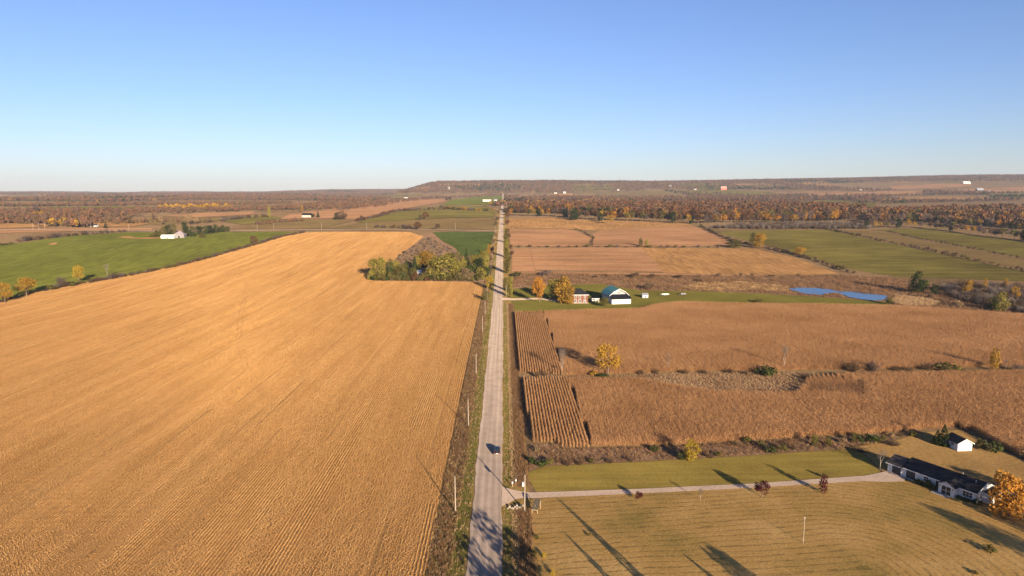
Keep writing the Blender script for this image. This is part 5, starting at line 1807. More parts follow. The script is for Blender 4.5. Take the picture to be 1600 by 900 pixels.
# hedge between corn and lawn
hl = {('shrub', 'olive'): 'olive leafy shrub in the brush row below the corn', ('shrub', 'green'): 'dark green shrub in the brush row below the corn', ('twiggy', 'brown'): 'leafless brown thicket in the brush row below the corn',
      ('shrub', 'tan'): 'pale tan shrub in the brush row below the corn', ('conifer', 'olive'): 'small cone shaped evergreen in the brush row below the corn', ('column', 'olive'): 'upright olive shrub in the brush row below the corn'}
for (px, py, h, w, k_, c) in ((833, 726, 16, 16, 'shrub', 'green'), (846, 730, 14, 22, 'shrub', 'green'), (858, 727, 13, 18, 'shrub', 'olive'), (838, 706, 12, 14, 'shrub', 'tan'), (886, 728, 9, 16, 'twiggy', 'brown'), (905, 727, 10, 16, 'twiggy', 'brown'),
                              (925, 724, 9, 13, 'shrub', 'olive'), (953, 724, 8, 16, 'twiggy', 'brown'), (985, 722, 8, 14, 'twiggy', 'brown'), (1022, 705, 14, 17, 'shrub', 'green'), (1064, 719, 20, 13, 'shrub', 'green'), (1121, 713, 9, 14, 'shrub', 'olive'),
                              (1110, 716, 10, 16, 'twiggy', 'brown'), (1150, 697, 10, 16, 'twiggy', 'brown'), (1165, 692, 13, 18, 'shrub', 'olive'), (1190, 698, 15, 14, 'shrub', 'olive'), (1203, 707, 15, 22, 'shrub', 'green'), (1223, 705, 12, 18, 'shrub', 'olive'),
                              (1240, 703, 12, 18, 'twiggy', 'brown'), (1273, 697, 21, 16, 'column', 'olive'), (1294, 697, 17, 14, 'column', 'olive'), (1316, 692, 14, 14, 'shrub', 'tan'), (1334, 692, 18, 12, 'column', 'olive'), (1345, 694, 16, 14, 'shrub', 'green'),
                              (1363, 693, 20, 24, 'shrub', 'green'), (1378, 690, 12, 14, 'shrub', 'olive'), (1394, 683, 10, 12, 'shrub', 'tan'), (1426, 682, 13, 15, 'shrub', 'olive'), (1408, 682, 9, 16, 'twiggy', 'brown'), (1345, 706, 8, 30, 'twiggy', 'brown'), (1395, 696, 8, 30, 'twiggy', 'brown')):
    P_(px, py, h, w, k_, c, 'shrub', hl[(k_, c)], 'shrub', 'brush row between the corn and the lawn')
P_(1081, 720, 38, 30, 'bushy', 'yellow', 'yellow_shrub', 'bright yellow tall shrub in the brush row below the corn', 'shrub')
# driveway mouth and foreground verge
P_(793, 766, 8, 10, 'shrub', 'green', 'shrub', 'low green shrub beside the white mailbox', 'shrub')
P_(805, 789, 7, 12, 'shrub', 'green', 'shrub', 'low green shrub over the culvert stones', 'shrub')
for (px, py, h, w) in ((850, 872, 11, 8), (864, 899, 11, 9)):
    P_(px, py, h, w, 'bushy', 'yellow', 'yellow_shrub', 'yellow leaved shrub at the lawn edge above the ditch', 'shrub', 'yellow shrubs at the ditch')
for (px, py, h, w) in ((920, 838, 7, 6), (833, 870, 13, 16), (838, 842, 10, 9), (1545, 862, 15, 24), (1522, 896, 7, 14)):
    P_(px, py, h, w, 'shrub', 'olive', 'shrub', 'rough olive weeds clump growing out of the mown lawn', 'shrub', 'rough clumps on the mown lawn')

# hedge with trees between the two corn fields
P_(950, 588, 54, 45, 'round', 'gold', 'golden_tree', 'round golden tree standing alone in the hedge between the corn fields', 'tree', var=1)
P_(878, 587, 48, 26, 'bare', 'grey', 'bare_tree', 'pale leafless tree in the corn hedge west of the golden tree', 'tree')
P_(1043, 580, 34, 17, 'bare', 'grey', 'bare_tree', 'small leafless tree in the corn hedge east of the golden tree', 'tree')
P_(1225, 578, 44, 19, 'bare', 'grey', 'bare_tree', 'pale leafless tree behind the green bush of the corn hedge', 'tree')
P_(1197, 586, 20, 36, 'shrub', 'green', 'shrub', 'round green bush at the end of the weedy strip', 'shrub')
P_(943, 590, 10, 24, 'shrub', 'green', 'shrub', 'low green bush under the golden tree', 'shrub')
P_(926, 588, 12, 14, 'shrub', 'gold', 'shrub', 'small golden shrub beside the golden tree', 'shrub')
P_(1330, 580, 17, 38, 'twiggy', 'brown', 'shrub', 'wide brown thicket beyond the wavy corn rows', 'shrub')
P_(1363, 580, 19, 27, 'twiggy', 'mauve', 'shrub', 'greyish leafless thicket beyond the wavy corn rows', 'shrub')
P_(1450, 579, 14, 26, 'twiggy', 'brown', 'shrub', 'brown thicket next to the wide olive bush', 'shrub')
P_(1480, 580, 18, 40, 'shrub', 'olive', 'shrub', 'wide olive bush in the corn hedge', 'shrub')
P_(1553, 579, 37, 20, 'column', 'gold', 'golden_tree', 'slender golden tree at the far end of the corn hedge', 'tree')
P_(1571, 579, 20, 10, 'bare', 'grey', 'bare_tree', 'thin leafless tree next to the slender golden tree', 'tree')
P_(1590, 580, 14, 26, 'twiggy', 'mauve', 'shrub', 'grey thicket behind the slender golden tree', 'shrub')
for (px, py, h, w) in ((1000, 585, 8, 18), (1025, 584, 9, 14), (1070, 584, 8, 20), (1100, 584, 7, 18), (1140, 583, 8, 18), (840, 590, 12, 16), (852, 588, 10, 14), (1165, 585, 7, 14), (1255, 592, 8, 14), (1400, 579, 8, 24), (1420, 579, 8, 18)):
    P_(px, py, h, w, 'twiggy', 'brown', 'shrub', 'low brown thicket in the hedge between the corn fields', 'shrub', 'thickets of the corn hedge')

# farmyard
P_(843, 474, 44, 26, 'round', 'orange', 'maple_tree', 'orange maple on the farmyard grass beside the lane', 'tree', var=2)
P_(878, 474, 45, 38, 'bushy', 'gold', 'golden_tree', 'tall golden tree shading the brick farmhouse', 'tree')
P_(866, 470, 38, 24, 'bushy', 'yellowgreen', 'golden_tree', 'yellow green tree behind the golden one at the farmhouse', 'tree')
P_(889, 476, 32, 22, 'bushy', 'gold', 'golden_tree', 'lower golden tree against the brick farmhouse wall', 'tree')
P_(945, 479, 16, 15, 'bushy', 'olive', 'shrub', 'olive round bush between carport and barn', 'shrub')
P_(936, 478, 6, 14, 'shrub', 'green', 'shrub', 'low dark bush in front of the carport', 'shrub')
P_(1185, 473, 7, 15, 'shrub', 'olive', 'shrub', 'small olive bush on the farmyard grass by the pond', 'shrub')
P_(1390, 476, 13, 15, 'shrub', 'olive', 'shrub', 'olive bush at the end of the pond', 'shrub')
P_(797, 466, 38, 13, 'bushy', 'yellowgreen', 'roadside_tree', 'yellow green tree at the lane mouth beside the pole', 'tree')
P_(790, 455, 24, 10, 'bushy', 'olive', 'roadside_tree', 'olive tree on the farm side of the road before the lane', 'tree')
P_(793, 428, 44, 15, 'bushy', 'olive', 'roadside_tree', 'tall olive tree beside the road at the tan field corner', 'tree')
P_(792, 404, 34, 12, 'bushy', 'yellowgreen', 'roadside_tree', 'yellowish tree beside the road next to the tan field', 'tree')
P_(791, 380, 22, 9, 'bushy', 'olive', 'roadside_tree', 'small olive tree by the road opposite the dark green crop', 'tree')
P_(807, 433, 10, 16, 'shrub', 'green', 'shrub', 'dark bush at the corner of the tan field margin', 'shrub')
P_(853, 431, 11, 22, 'shrub', 'mauve', 'shrub', 'dark leafless bush below the tan crop field', 'shrub')
for (px, py, h, w) in ((930, 434, 6, 9), (947, 433, 6, 9), (990, 434, 10, 18), (1018, 434, 8, 16), (1060, 435, 7, 14), (1092, 434, 7, 10), (1122, 432, 8, 9), (1157, 432, 8, 8), (1175, 432, 6, 9), (1247, 432, 6, 9), (1013, 452, 12, 18), (1090, 440, 6, 14), (1205, 433, 5, 14), (880, 433, 5, 9)):
    P_(px, py, h, w, random.choice(['shrub', 'twiggy']), 'brown', 'shrub', 'small brown bush along the scrub below the tan fields', 'shrub', 'bushes of the scrub below the tan fields')

# shelter trees in the corner of the stubble field
for (px, py, h, w, k_, c, nm, lab) in (
        (590, 437, 36, 26, 'bushy', 'yellowgreen', 'willow_tree', 'pale yellow green willow at the field end of the shelter trees'),
        (579, 438, 16, 12, 'bushy', 'yellowgreen', 'willow_tree', 'small pale willow at the outer corner of the shelter trees'),
        (609, 437, 32, 13, 'column', 'green', 'cedar_tree', 'dark green cedar next to the pale willow'),
        (622, 436, 22, 16, 'bushy', 'olive', 'shelter_tree', 'olive tree between the cedar and the hidden house'),
        (636, 433, 26, 14, 'conifer', 'green', 'conifer_tree', 'pointed green conifer before the hidden house'),
        (648, 428, 26, 13, 'conifer', 'conifer', 'conifer_tree', 'dark conifer next to the hidden house'),
        (661, 418, 24, 14, 'conifer', 'conifer', 'conifer_tree', 'dark conifer behind the hidden house'),
        (668, 424, 32, 30, 'round', 'gold', 'golden_tree', 'golden crowned tree behind the big yellow green tree'),
        (652, 424, 26, 16, 'bushy', 'yellowgreen', 'shelter_tree', 'yellow green tree behind the hidden house'),
        (694, 438, 41, 46, 'bushy', 'yellowgreen', 'shelter_tree', 'big rounded yellow green tree in the middle of the shelter trees'),
        (677, 438, 30, 20, 'bushy', 'yellowgreen', 'shelter_tree', 'smaller yellow green tree beside the big rounded one'),
        (705, 420, 26, 16, 'bushy', 'olive', 'shelter_tree', 'olive tree behind the big rounded one'),
        (716, 424, 28, 14, 'bushy', 'olive', 'shelter_tree', 'olive tree between the big rounded one and the spruce'),
        (729, 426, 36, 15, 'conifer', 'green', 'spruce_tree', 'tall green spruce near the road end of the shelter trees'),
        (729, 439, 19, 22, 'bushy', 'tan', 'willow_tree', 'tan willow bush at the front of the shelter trees'),
        (743, 424, 26, 20, 'round', 'yellowgreen', 'shelter_tree', 'yellow green tree behind the dark pine'),
        (748, 432, 30, 18, 'bushy', 'conifer', 'pine_tree', 'broad dark pine near the road'),
        (758, 428, 30, 16, 'bushy', 'yellowgreen', 'shelter_tree', 'yellow green tree between the dark pine and the road'),
        (762, 434, 18, 14, 'bushy', 'green', 'shelter_tree', 'small green tree between the dark pine and the road'),
        (600, 436, 30, 15, 'bushy', 'yellowgreen', 'willow_tree', 'yellow green willow between the pale willow and the cedar'),
        (618, 431, 25, 17, 'bushy', 'yellowgreen', 'shelter_tree', 'yellow green tree behind the cedar'),
        (630, 436, 22, 16, 'bushy', 'olive', 'shelter_tree', 'olive tree in front of the pointed conifer'),
        (644, 437, 19, 17, 'bushy', 'olive', 'shelter_tree', 'low olive tree just below the hidden house'),
        (711, 437, 28, 20, 'bushy', 'yellowgreen', 'shelter_tree', 'yellow green tree on the road side of the big rounded one'),
        (722, 430, 27, 16, 'bushy', 'yellowgreen', 'shelter_tree', 'yellow green tree in front of the tall spruce'),
        (738, 436, 25, 16, 'bushy', 'green', 'shelter_tree', 'green tree between the tan willow and the dark pine'),
        (752, 438, 20, 16, 'bushy', 'yellowgreen', 'shelter_tree', 'low yellow green tree in front of the dark pine'),
        (757, 416, 26, 14, 'bushy', 'yellowgreen', 'shelter_tree', 'yellow green tree behind the dark pine near the crop'),
        (764, 398, 16, 9, 'bushy', 'gold', 'golden_tree', 'small golden tree by the road at the dark green crop'),
        (765, 452, 22, 13, 'bushy', 'yellow', 'yellow_shrub', 'yellow shrub on the road bank below the shelter trees'),
        (759, 470, 16, 11, 'bushy', 'olive', 'shrub', 'olive shrub on the brushy bank below the shelter trees')):
    P_(px, py, h * 1.06, w * (1.2 if 584 < px < 760 else 1.0), k_, c, nm, lab, 'shrub' if 'shrub' in nm else 'tree')
for i, px in enumerate(np.linspace(584, 748, 30)):
    P_(px, 439.0 + 0.6 * (i % 2), 10 + 7 * ((i * 7) % 3) / 2, 13, 'shrub', ['green', 'olive', 'olive', 'rust'][i % 4] if i % 4 != 3 or 10 < i < 16 else 'olive', 'shrub', 'low %s shrub in the front row of the shelter trees' % ('dark green' if i % 4 == 0 else 'rust red' if i % 4 == 3 and 10 < i < 16 else 'olive'), 'shrub', 'front row of the shelter trees')
random.seed(21)
# hedge along the west of the stubble field
for (px, py, h, w, k_, c, nm, lab) in (
        (8, 474, 34, 24, 'round', 'gold', 'golden_tree', 'golden tree at the near end of the field hedge'),
        (42, 464, 32, 34, 'round', 'gold', 'golden_tree', 'wide golden tree in the hedge of the stubble field'),
        (124, 443, 30, 19, 'round', 'yellow', 'golden_tree', 'slim yellow tree on a long stem in the field hedge'),
        (168, 436, 26, 10, 'bare', 'grey', 'bare_tree', 'thin leafless tree in the field hedge'),
        (397, 382, 14, 13, 'round', 'rust', 'rust_tree', 'small russet tree in the upper part of the field hedge'),
        (96, 449, 19, 20, 'twiggy', 'mauve', 'shrub', 'leafless thicket next to the slim yellow tree')):
    P_(px, py, h, w, k_, c, nm, lab, 'shrub' if nm == 'shrub' else 'tree')
hedge_shrubs([(-30, 481), (0, 473), (60, 457), (130, 444), (200, 432), (270, 418), (330, 403), (400, 383), (440, 371), (478, 363.5)], 5.2, (2.6, 5.4), (1.2, 1.9), [('twiggy', 'brown'), ('twiggy', 'mauve'), ('shrub', 'brown'), ('shrub', 'olive'), ('twiggy', 'brown')],
             {('twiggy', 'brown'): 'leafless brown thicket in the hedge beside the stubble field', ('twiggy', 'mauve'): 'greyish leafless thicket in the hedge beside the stubble field', ('shrub', 'brown'): 'brown leaved shrub in the hedge beside the stubble field', ('shrub', 'olive'): 'olive shrub in the hedge beside the stubble field'}, 'hedge beside the stubble field', 1.2)
# scrub behind the shelter trees
SPW = PW([(588, 434), (600, 422), (622, 402), (647, 384), (666, 372), (690, 380), (710, 392), (722, 402), (740, 404), (700, 416), (650, 420)])
bush_mass('scrub_thicket', SPW, 6.0, (1.6, 3.4), ['mauve', 'tan', 'tan', 'grey'], 'leafless mauve and tan scrub filling the corner behind the shelter trees')
# roadside bushes up the road
for (px, py, h, w) in ((766, 410, 14, 8), (769, 395, 13, 7), (771, 382, 11, 6), (774, 370, 9, 5), (775, 352, 10, 6), (777, 344, 9, 6), (778, 336, 10, 5)):
    P_(px, py, h, w, 'shrub', 'brown', 'shrub', 'brown bush on the bank by the road beyond the shelter trees', 'shrub', 'bushes along the road bank')
for (px, py, h, w) in ((793, 364, 9, 7), (792, 352, 12, 8), (793, 342, 14, 8), (794, 336, 14, 9), (798, 330, 14, 10), (797, 390, 9, 8), (800, 398, 7, 8), (795, 372, 9, 8)):
    P_(px, py, h, w, 'shrub', 'rust', 'shrub', 'reddish brown bush lining the far side of the road', 'shrub', 'reddish bushes along the road')

# hedges among the eastern fields
LOOK = {('twiggy', 'brown'): 'bare brown', ('shrub', 'brown'): 'leafy brown', ('twiggy', 'mauve'): 'bare mauve', ('shrub', 'olive'): 'leafy olive', ('shrub', 'mauve'): 'dense mauve', ('shrub', 'rust'): 'rust red', ('bushy', 'gold'): 'golden', ('bushy', 'olive'): 'rounded olive'}


def H_(pts, sp, hr, wr, kinds, lab, grp, jit=1.5):
    for w_ in ('olive ', 'brown ', 'mauve ', 'russet ', 'yellow olive '):
        lab = lab[len(w_):] if lab.startswith(w_) else lab
    lab = {k_: LOOK[k_] + ' ' + lab for k_ in kinds}
    hedge_shrubs(pts, sp, hr, wr, kinds, lab, grp, jit, 'hedge_bush')


BR = [('twiggy', 'brown'), ('shrub', 'brown'), ('twiggy', 'mauve'), ('shrub', 'olive')]
H_([(1094, 354), (1110, 362), (1140, 376), (1175, 384), (1200, 388), (1240, 398), (1275, 408), (1310, 420), (1335, 428)], 7, (2.2, 5.0), (1.1, 1.7), BR, 'hedge bush between the tan fields and the big meadow', 'hedge between the tan fields and the big meadow')
P_(1146, 387, 13, 26, 'bushy', 'olive', 'hedge_tree', 'wide olive tree at the corner of the tan field', 'tree')
P_(1187, 388, 26, 20, 'bushy', 'gold', 'golden_tree', 'golden tree in the hedge between tan field and meadow', 'tree')
P_(1178, 383, 20, 16, 'bushy', 'olive', 'hedge_tree', 'olive tree beside the golden one in the meadow hedge', 'tree')
P_(1250, 398, 13, 20, 'bushy', 'gold', 'golden_tree', 'low golden tree in the meadow hedge', 'tree')
H_([(1290, 358), (1330, 366), (1364, 374), (1400, 381), (1458, 393), (1530, 409), (1600, 424), (1680, 441)], 7.5, (2.0, 4.6), (1.1, 1.8), BR, 'hedge bush along the lower edge of the narrow pasture', 'hedge below the narrow pasture')
H_([(1388, 362), (1450, 376), (1520, 389), (1600, 405), (1680, 421)], 9, (1.6, 3.4), (1.2, 2.0), BR, 'hedge bush along the upper edge of the narrow pasture', 'hedge above the narrow pasture')
H_([(797, 386), (860, 386.5), (925, 386), (1000, 387), (1070, 386.5), (1140, 387)], 12, (2.0, 4.5), (1.3, 2.2), BR, 'bush in the row between the two tan fields', 'bushes between the tan fields')
P_(1001, 385, 14, 9, 'column', 'olive', 'hedge_tree', 'upright olive tree in the bush row between the tan fields', 'tree')
P_(1010, 386, 13, 8, 'column', 'yellowgreen', 'hedge_tree', 'upright yellow green tree in the bush row between the tan fields', 'tree')
H_([(900, 358), (912, 363), (926, 371), (925, 384)], 9, (1.6, 3.2), (1.2, 2.0), BR, 'bush on the line dividing the two upper tan fields', 'bushes dividing the upper tan fields')
# thicket by the pond at the corn's far corner
for (px, py, h, w, k_, c, nm, lab) in (
        (1430, 458, 34, 26, 'bushy', 'conifer', 'dark_tree', 'dark rounded evergreen beyond the pond'),
        (1443, 458, 24, 16, 'bushy', 'green', 'dark_tree', 'green tree leaning on the dark rounded evergreen'),
        (1460, 461, 18, 15, 'bushy', 'conifer', 'dark_tree', 'low dark evergreen east of the rounded one'),
        (1452, 466, 15, 12, 'shrub', 'brown', 'shrub', 'brown shrub before the dark evergreens'),
        (1561, 486, 30, 28, 'bushy', 'yellowgreen', 'hedge_tree', 'yellow green tree standing over the corn corner'),
        (1553, 486, 20, 16, 'bushy', 'green', 'hedge_tree', 'small dark green tree at the corn corner'),
        (1510, 462, 26, 20, 'round', 'gold', 'golden_tree', 'golden tree in the thicket beyond the pond'),
        (1517, 452, 16, 8, 'column', 'gold', 'golden_tree', 'slender golden poplar above the thicket'),
        (1539, 456, 22, 8, 'column', 'gold', 'golden_tree', 'taller golden poplar above the thicket'),
        (1571, 452, 18, 8, 'column', 'gold', 'golden_tree', 'golden poplar at the upper end of the thicket'),
        (1586, 470, 24, 14, 'round', 'gold', 'golden_tree', 'golden tree at the far edge of the thicket'),
        (1497, 480, 13, 16, 'shrub', 'tan', 'shrub', 'tan round shrub in front of the thicket')):
    P_(px, py, h, w, k_, c, nm, lab, 'shrub' if nm == 'shrub' else 'tree')
TH = PW([(1464, 452), (1500, 446), (1600, 452), (1700, 470), (1700, 506), (1600, 491), (1550, 486), (1520, 476), (1490, 466)])
bush_mass('pond_thicket', TH, 5.5, (3.0, 6.5), ['mauve', 'brown', 'mauve', 'grey'], 'leafless mauve thicket growing beyond the pond')

# the russet wood: its front rows tree by tree
random.seed(5)
WOODL = {'rust': 'rust red tree of the wood behind the tan fields', 'brown': 'bare brown tree of the wood behind the tan fields', 'orange': 'orange tree of the wood behind the tan fields', 'mauve': 'leafless mauve tree of the wood behind the tan fields', 'olive': 'olive tree of the wood behind the tan fields',
         'gold': 'golden tree of the wood behind the tan fields', 'conifer': 'dark evergreen of the wood behind the tan fields', 'yellowgreen': 'yellow green tree of the wood behind the tan fields'}


def wood_row(pts, sp, hr, pal, labels, grp, kind='tall'):
    for q in along(pts, sp, 4.0):
        c = random.choice(pal)
        hh = random.uniform(*hr)
        kd = 'bushy' if c == 'conifer' else kind
        plant_at(q, hh, hh * random.uniform(0.6, 0.85), kd, c, 'woodland_tree', labels[c], 'tree', grp)


PALW = ['rust', 'rust', 'brown', 'rust', 'mauve', 'orange', 'olive', 'rust', 'brown', 'conifer', 'gold']
wood_row([(798, 337), (850, 338), (880, 339), (905, 342), (960, 345), (1010, 347), (1060, 349), (1090, 350)], 7.5, (13, 20), PALW, WOODL, 'front of the russet wood')
wood_row([(800, 333), (880, 334), (960, 339), (1060, 343), (1150, 345), (1250, 345), (1340, 343)], 9, (15, 21), PALW, WOODL, 'front of the russet wood')
wood_row([(1100, 350), (1150, 348), (1200, 349), (1260, 347), (1340, 345)], 8, (14, 20), ['rust', 'rust', 'orange', 'brown', 'mauve', 'gold'], WOODL, 'front of the russet wood')
P_(953, 350, 15, 13, 'round', 'gold', 'golden_tree', 'low golden tree at the foot of the russet wood', 'tree')
for (px, py, h, w) in ((897, 344, 17, 20), (938, 346, 15, 10), (1052, 349, 20, 14)):
    P_(px, py, h, w, 'bushy', 'conifer', 'dark_tree', 'dark evergreen at the front edge of the russet wood', 'tree', 'evergreens at the wood edge')
W2L = {k_: v_.replace('behind the tan fields', 'above the green meadows') for k_, v_ in WOODL.items()}
PAL2 = ['mauve', 'brown', 'orange', 'mauve', 'brown', 'olive', 'gold', 'conifer', 'mauve']
wood_row([(1355, 357), (1400, 356), (1450, 357), (1510, 364), (1560, 371), (1620, 378), (1680, 388)], 7.5, (10, 16), PAL2, W2L, 'wood above the green meadows')
wood_row([(1360, 349), (1430, 349), (1500, 354), (1570, 359), (1650, 367)], 9, (13, 18), PAL2, W2L, 'wood above the green meadows')
wood_row([(1380, 343), (1450, 342), (1540, 345), (1650, 352)], 11, (14, 20), ['orange', 'gold', 'olive', 'rust', 'conifer', 'brown'], W2L, 'wood above the green meadows')
bush_mass('grey_thicket', PW([(1100, 357), (1180, 358.5), (1295, 358), (1360, 358), (1350, 349), (1250, 350), (1180, 351)]), 7.0, (3.5, 7.0), ['mauve', 'grey', 'brown'], 'grey leafless thicket between the russet wood and the big meadow')

# western middle distance
random.seed(9)
for (px, py, h, w, k_, c, nm, lab) in (
        (58, 341, 12, 9, 'round', 'gold', 'golden_tree', 'golden tree beyond the side road'),
        (68, 341, 12, 10, 'round', 'gold', 'golden_tree', 'golden tree paired with another beyond the side road'),
        (58, 336, 15, 12, 'tall', 'mauve', 'bare_tree', 'tall grey tree behind the golden pair'),
        (165, 357, 9, 8, 'conifer', 'conifer', 'conifer_tree', 'small dark spruce by the cream farmhouse'),
        (421, 341, 20, 7, 'column', 'yellowgreen', 'poplar_tree', 'slender yellow green poplar beyond the green field'),
        (472, 331, 12, 6, 'column', 'gold', 'poplar_tree', 'slender golden poplar behind the cream farmhouse'),
        (497, 340, 10, 7, 'conifer', 'conifer', 'conifer_tree', 'dark spruce next to the cream farmhouse'),
        (489, 340, 6, 7, 'bushy', 'conifer', 'conifer_tree', 'round dark shrub next to the cream farmhouse'),
        (533, 343, 13, 19, 'bushy', 'brown', 'field_tree', 'brown tree clump alone on the pinkish field'),
        (526, 343, 11, 10, 'bushy', 'conifer', 'field_tree', 'dark tree in the lone clump on the pinkish field'),
        (349, 346, 12, 10, 'shrub', 'mauve', 'shrub', 'mauve bush at the end of the far hedge'),
        (252, 352, 15, 9, 'tall', 'tan', 'bare_tree', 'tan tall tree rising behind the conifer shelter'),
        (284, 352, 16, 10, 'tall', 'tan', 'bare_tree', 'tan tree above the grey barn'),
        (297, 352, 17, 10, 'tall', 'tan', 'bare_tree', 'tall tan tree behind the grey barn'),
        (306, 351, 12, 9, 'tall', 'tan', 'bare_tree', 'shorter tan tree behind the conifer shelter'),
        (665, 343, 12, 13, 'round', 'rust', 'rust_tree', 'russet tree alone on the olive meadow'),
        (658, 344, 9, 9, 'round', 'brown', 'rust_tree', 'brown tree next to the lone russet one'),
        (652, 360, 14, 16, 'round', 'rust', 'rust_tree', 'russet tree at the corner of the stubble field'),
        (684, 360, 11, 10, 'round', 'brown', 'rust_tree', 'brown tree along the side road')):
    P_(px, py, h, w, k_, c, nm, lab, 'shrub' if nm == 'shrub' else 'tree')
# conifer shelter behind the western barn
for (px, py, h, w, c) in ((255, 370, 16, 12, 'olive'), (246, 370, 11, 12, 'olive'), (263, 367, 17, 13, 'green'), (272, 366, 17, 10, 'olive'), (292, 370, 18, 11, 'conifer'), (301, 370, 16, 13, 'green'), (311, 367, 15, 13, 'conifer'), (321, 366, 13, 12, 'green'), (329, 365, 14, 12, 'conifer'), (338, 364, 13, 13, 'green'),
                          (347, 363, 12, 12, 'green'), (355, 362, 9, 10, 'green'), (238, 371, 6, 12, 'olive'), (288, 364, 18, 10, 'green'), (316, 371, 9, 12, 'olive')):
    P_(px, py, h, w, 'bushy', c, 'shelter_tree', {'olive': 'olive tree of the shelter belt at the white shed', 'green': 'green tree of the shelter belt at the white shed', 'conifer': 'dark evergreen of the shelter belt at the white shed'}[c], 'tree', 'shelter belt at the white shed')
H_([(-20, 387), (0, 384), (25, 381)], 6, (2.5, 4.5), (1.3, 1.9), [('shrub', 'olive')], 'olive bush at the near corner of the green field', 'bushes at the corner of the green field')
H_([(30, 378), (60, 374.5), (100, 370), (150, 366), (195, 362.5)], 8, (4.5, 8.0), (1.2, 1.9), [('twiggy', 'mauve'), ('shrub', 'brown'), ('twiggy', 'brown')], 'brown bush along the far side of the green field', 'bushes along the far side of the green field')
H_([(355, 345), (380, 342), (420, 339)], 14, (7, 10), (1.0, 1.5), [('shrub', 'mauve'), ('shrub', 'brown')], 'mauve bush of the hedge far beyond the green field', 'far hedge beyond the green field')
H_([(560, 346), (590, 340), (620, 331), (650, 329), (700, 328)], 12, (6, 10), (0.9, 1.5), [('shrub', 'rust'), ('shrub', 'mauve'), ('shrub', 'brown')], 'russet bush on the line above the olive meadow', 'russet line above the olive meadow')
H_([(588, 356), (620, 357), (640, 359), (655, 360)], 12, (5, 9), (1.0, 1.5), [('shrub', 'rust'), ('shrub', 'mauve'), ('shrub', 'brown')], 'brown bush along the side road behind the stubble', 'bushes along the side road')
H_([(690, 326), (720, 329), (745, 330), (772, 331)], 13, (7, 11), (0.9, 1.4), [('bushy', 'gold'), ('bushy', 'olive'), ('shrub', 'mauve')], 'yellow olive bush before the far white barns', 'bushes before the far white barns')
H_([(558, 318), (580, 318), (600, 317)], 25, (9, 13), (1.0, 1.6), [('shrub', 'mauve'), ('shrub', 'brown')], 'mauve clump in the pinkish ploughed field', 'clumps in the ploughed field')

# trees whose long shadows reach into the picture from behind the viewpoint
for (x_, y_, h_, w_, c_, k_, lab) in ((16.0, 90, 15.0, 12.0, 'gold', 'bushy', 'golden roadside tree throwing its shadow across the road'), (38.0, 90, 17.0, 4.2, 'conifer', 'conifer', 'narrow evergreen on the lawn edge with a long shadow'), (31.0, 92, 12.0, 3.6, 'conifer', 'conifer', 'second narrow evergreen on the lawn edge'),
                                      (55.0, 98, 9.5, 5.0, 'brown', 'round', 'brown garden tree south of the mown lawn'), (49, 97, 8.5, 3.5, 'conifer', 'conifer', 'evergreen beside the brown garden tree'), (117, 108, 12.0, 9.0, 'orange', 'round', 'orange tree at the south corner of the garden'), (126, 112, 11.0, 9.0, 'gold', 'round', 'golden tree at the south corner of the garden'),
                                      (10.0, 84, 13.5, 11.0, 'gold', 'bushy', 'second golden roadside tree before the lawn'), (133, 136, 10.0, 9.0, 'rust', 'round', 'rust red tree beyond the garden of the bungalow'), (156, 150, 10.0, 9.0, 'olive', 'bushy', 'olive tree beyond the end of the bungalow')):
    plant_at((x_, y_, H(x_, y_)), h_, w_, k_, c_, 'garden_tree', lab, 'tree')

# ================================================================== WOODS THAT READ AS ONE MASS
rngt = np.random.default_rng(3)
FMAT = leaf_mat('far_wood', [(0.095, 0.060, 0.046), (0.16, 0.085, 0.055), (0.12, 0.085, 0.065), (0.22, 0.10, 0.05), (0.11, 0.085, 0.04), (0.17, 0.115, 0.08)], 0.15, 0.0, 0.75)
FT = [tree_tile('wood_tile', rngt, 1, 0.0, (11, 17), FMAT, 34) for i in range(6)]
FC = [tree_tile('evergreen_tile', rngt, 1, 0.0, (11, 16), LM('conifer'), 30) for i in range(2)]
FG = [tree_tile('golden_tile', rngt, 1, 0.0, (11, 16), LM('gold'), 30) for i in range(2)]


def wood(name, x, y, srcs, smin, smax, label):
    z = hgt(x, y) - 0.3
    s = RNG.uniform(smin, smax, len(x))
    scatter(name, np.column_stack([x, y, z]), RNG.uniform(0, 6.28, len(x)), s, srcs, label, 'wood')


def clear_of_fields(x, y, polys):
    ok = np.ones(len(x), bool)
    for p in polys:
        ok &= ~inside(p, x, y)
    return ok


# depth of the russet wood and the wood above the meadows
RW = PW([(800, 333), (880, 334), (960, 339), (1060, 343), (1150, 345), (1250, 345), (1345, 343), (1350, 332), (1300, 327), (1150, 324), (1000, 323), (900, 325), (850, 326), (802, 326)])
x, y = grid_in(RW, 9, 9, 0.0, 0.45)
RFMAT = leaf_mat('russet_wood', [(0.085, 0.055, 0.04), (0.14, 0.068, 0.034), (0.19, 0.085, 0.036), (0.10, 0.072, 0.055), (0.15, 0.08, 0.04), (0.095, 0.075, 0.034)], 0.15, 0.0, 0.75)
RT = [tree_tile('russet_tile', rngt, 1, 0.0, (15, 20), RFMAT, 60) for i in range(6)]
wood('woodland', x, y, RT * 3 + FT + FC[:1], 0.6, 1.2, 'depth of the russet wood behind its front trees')
W3 = PW([(1352, 347), (1430, 347), (1500, 351), (1570, 356), (1700, 366), (1700, 335), (1560, 328), (1450, 331), (1360, 333)])
x, y = grid_in(W3, 10, 10, 0.0, 0.45)
wood('woodland', x, y, RT + FT * 2 + FG[:1], 0.55, 1.05, 'depth of the wood above the green meadows')

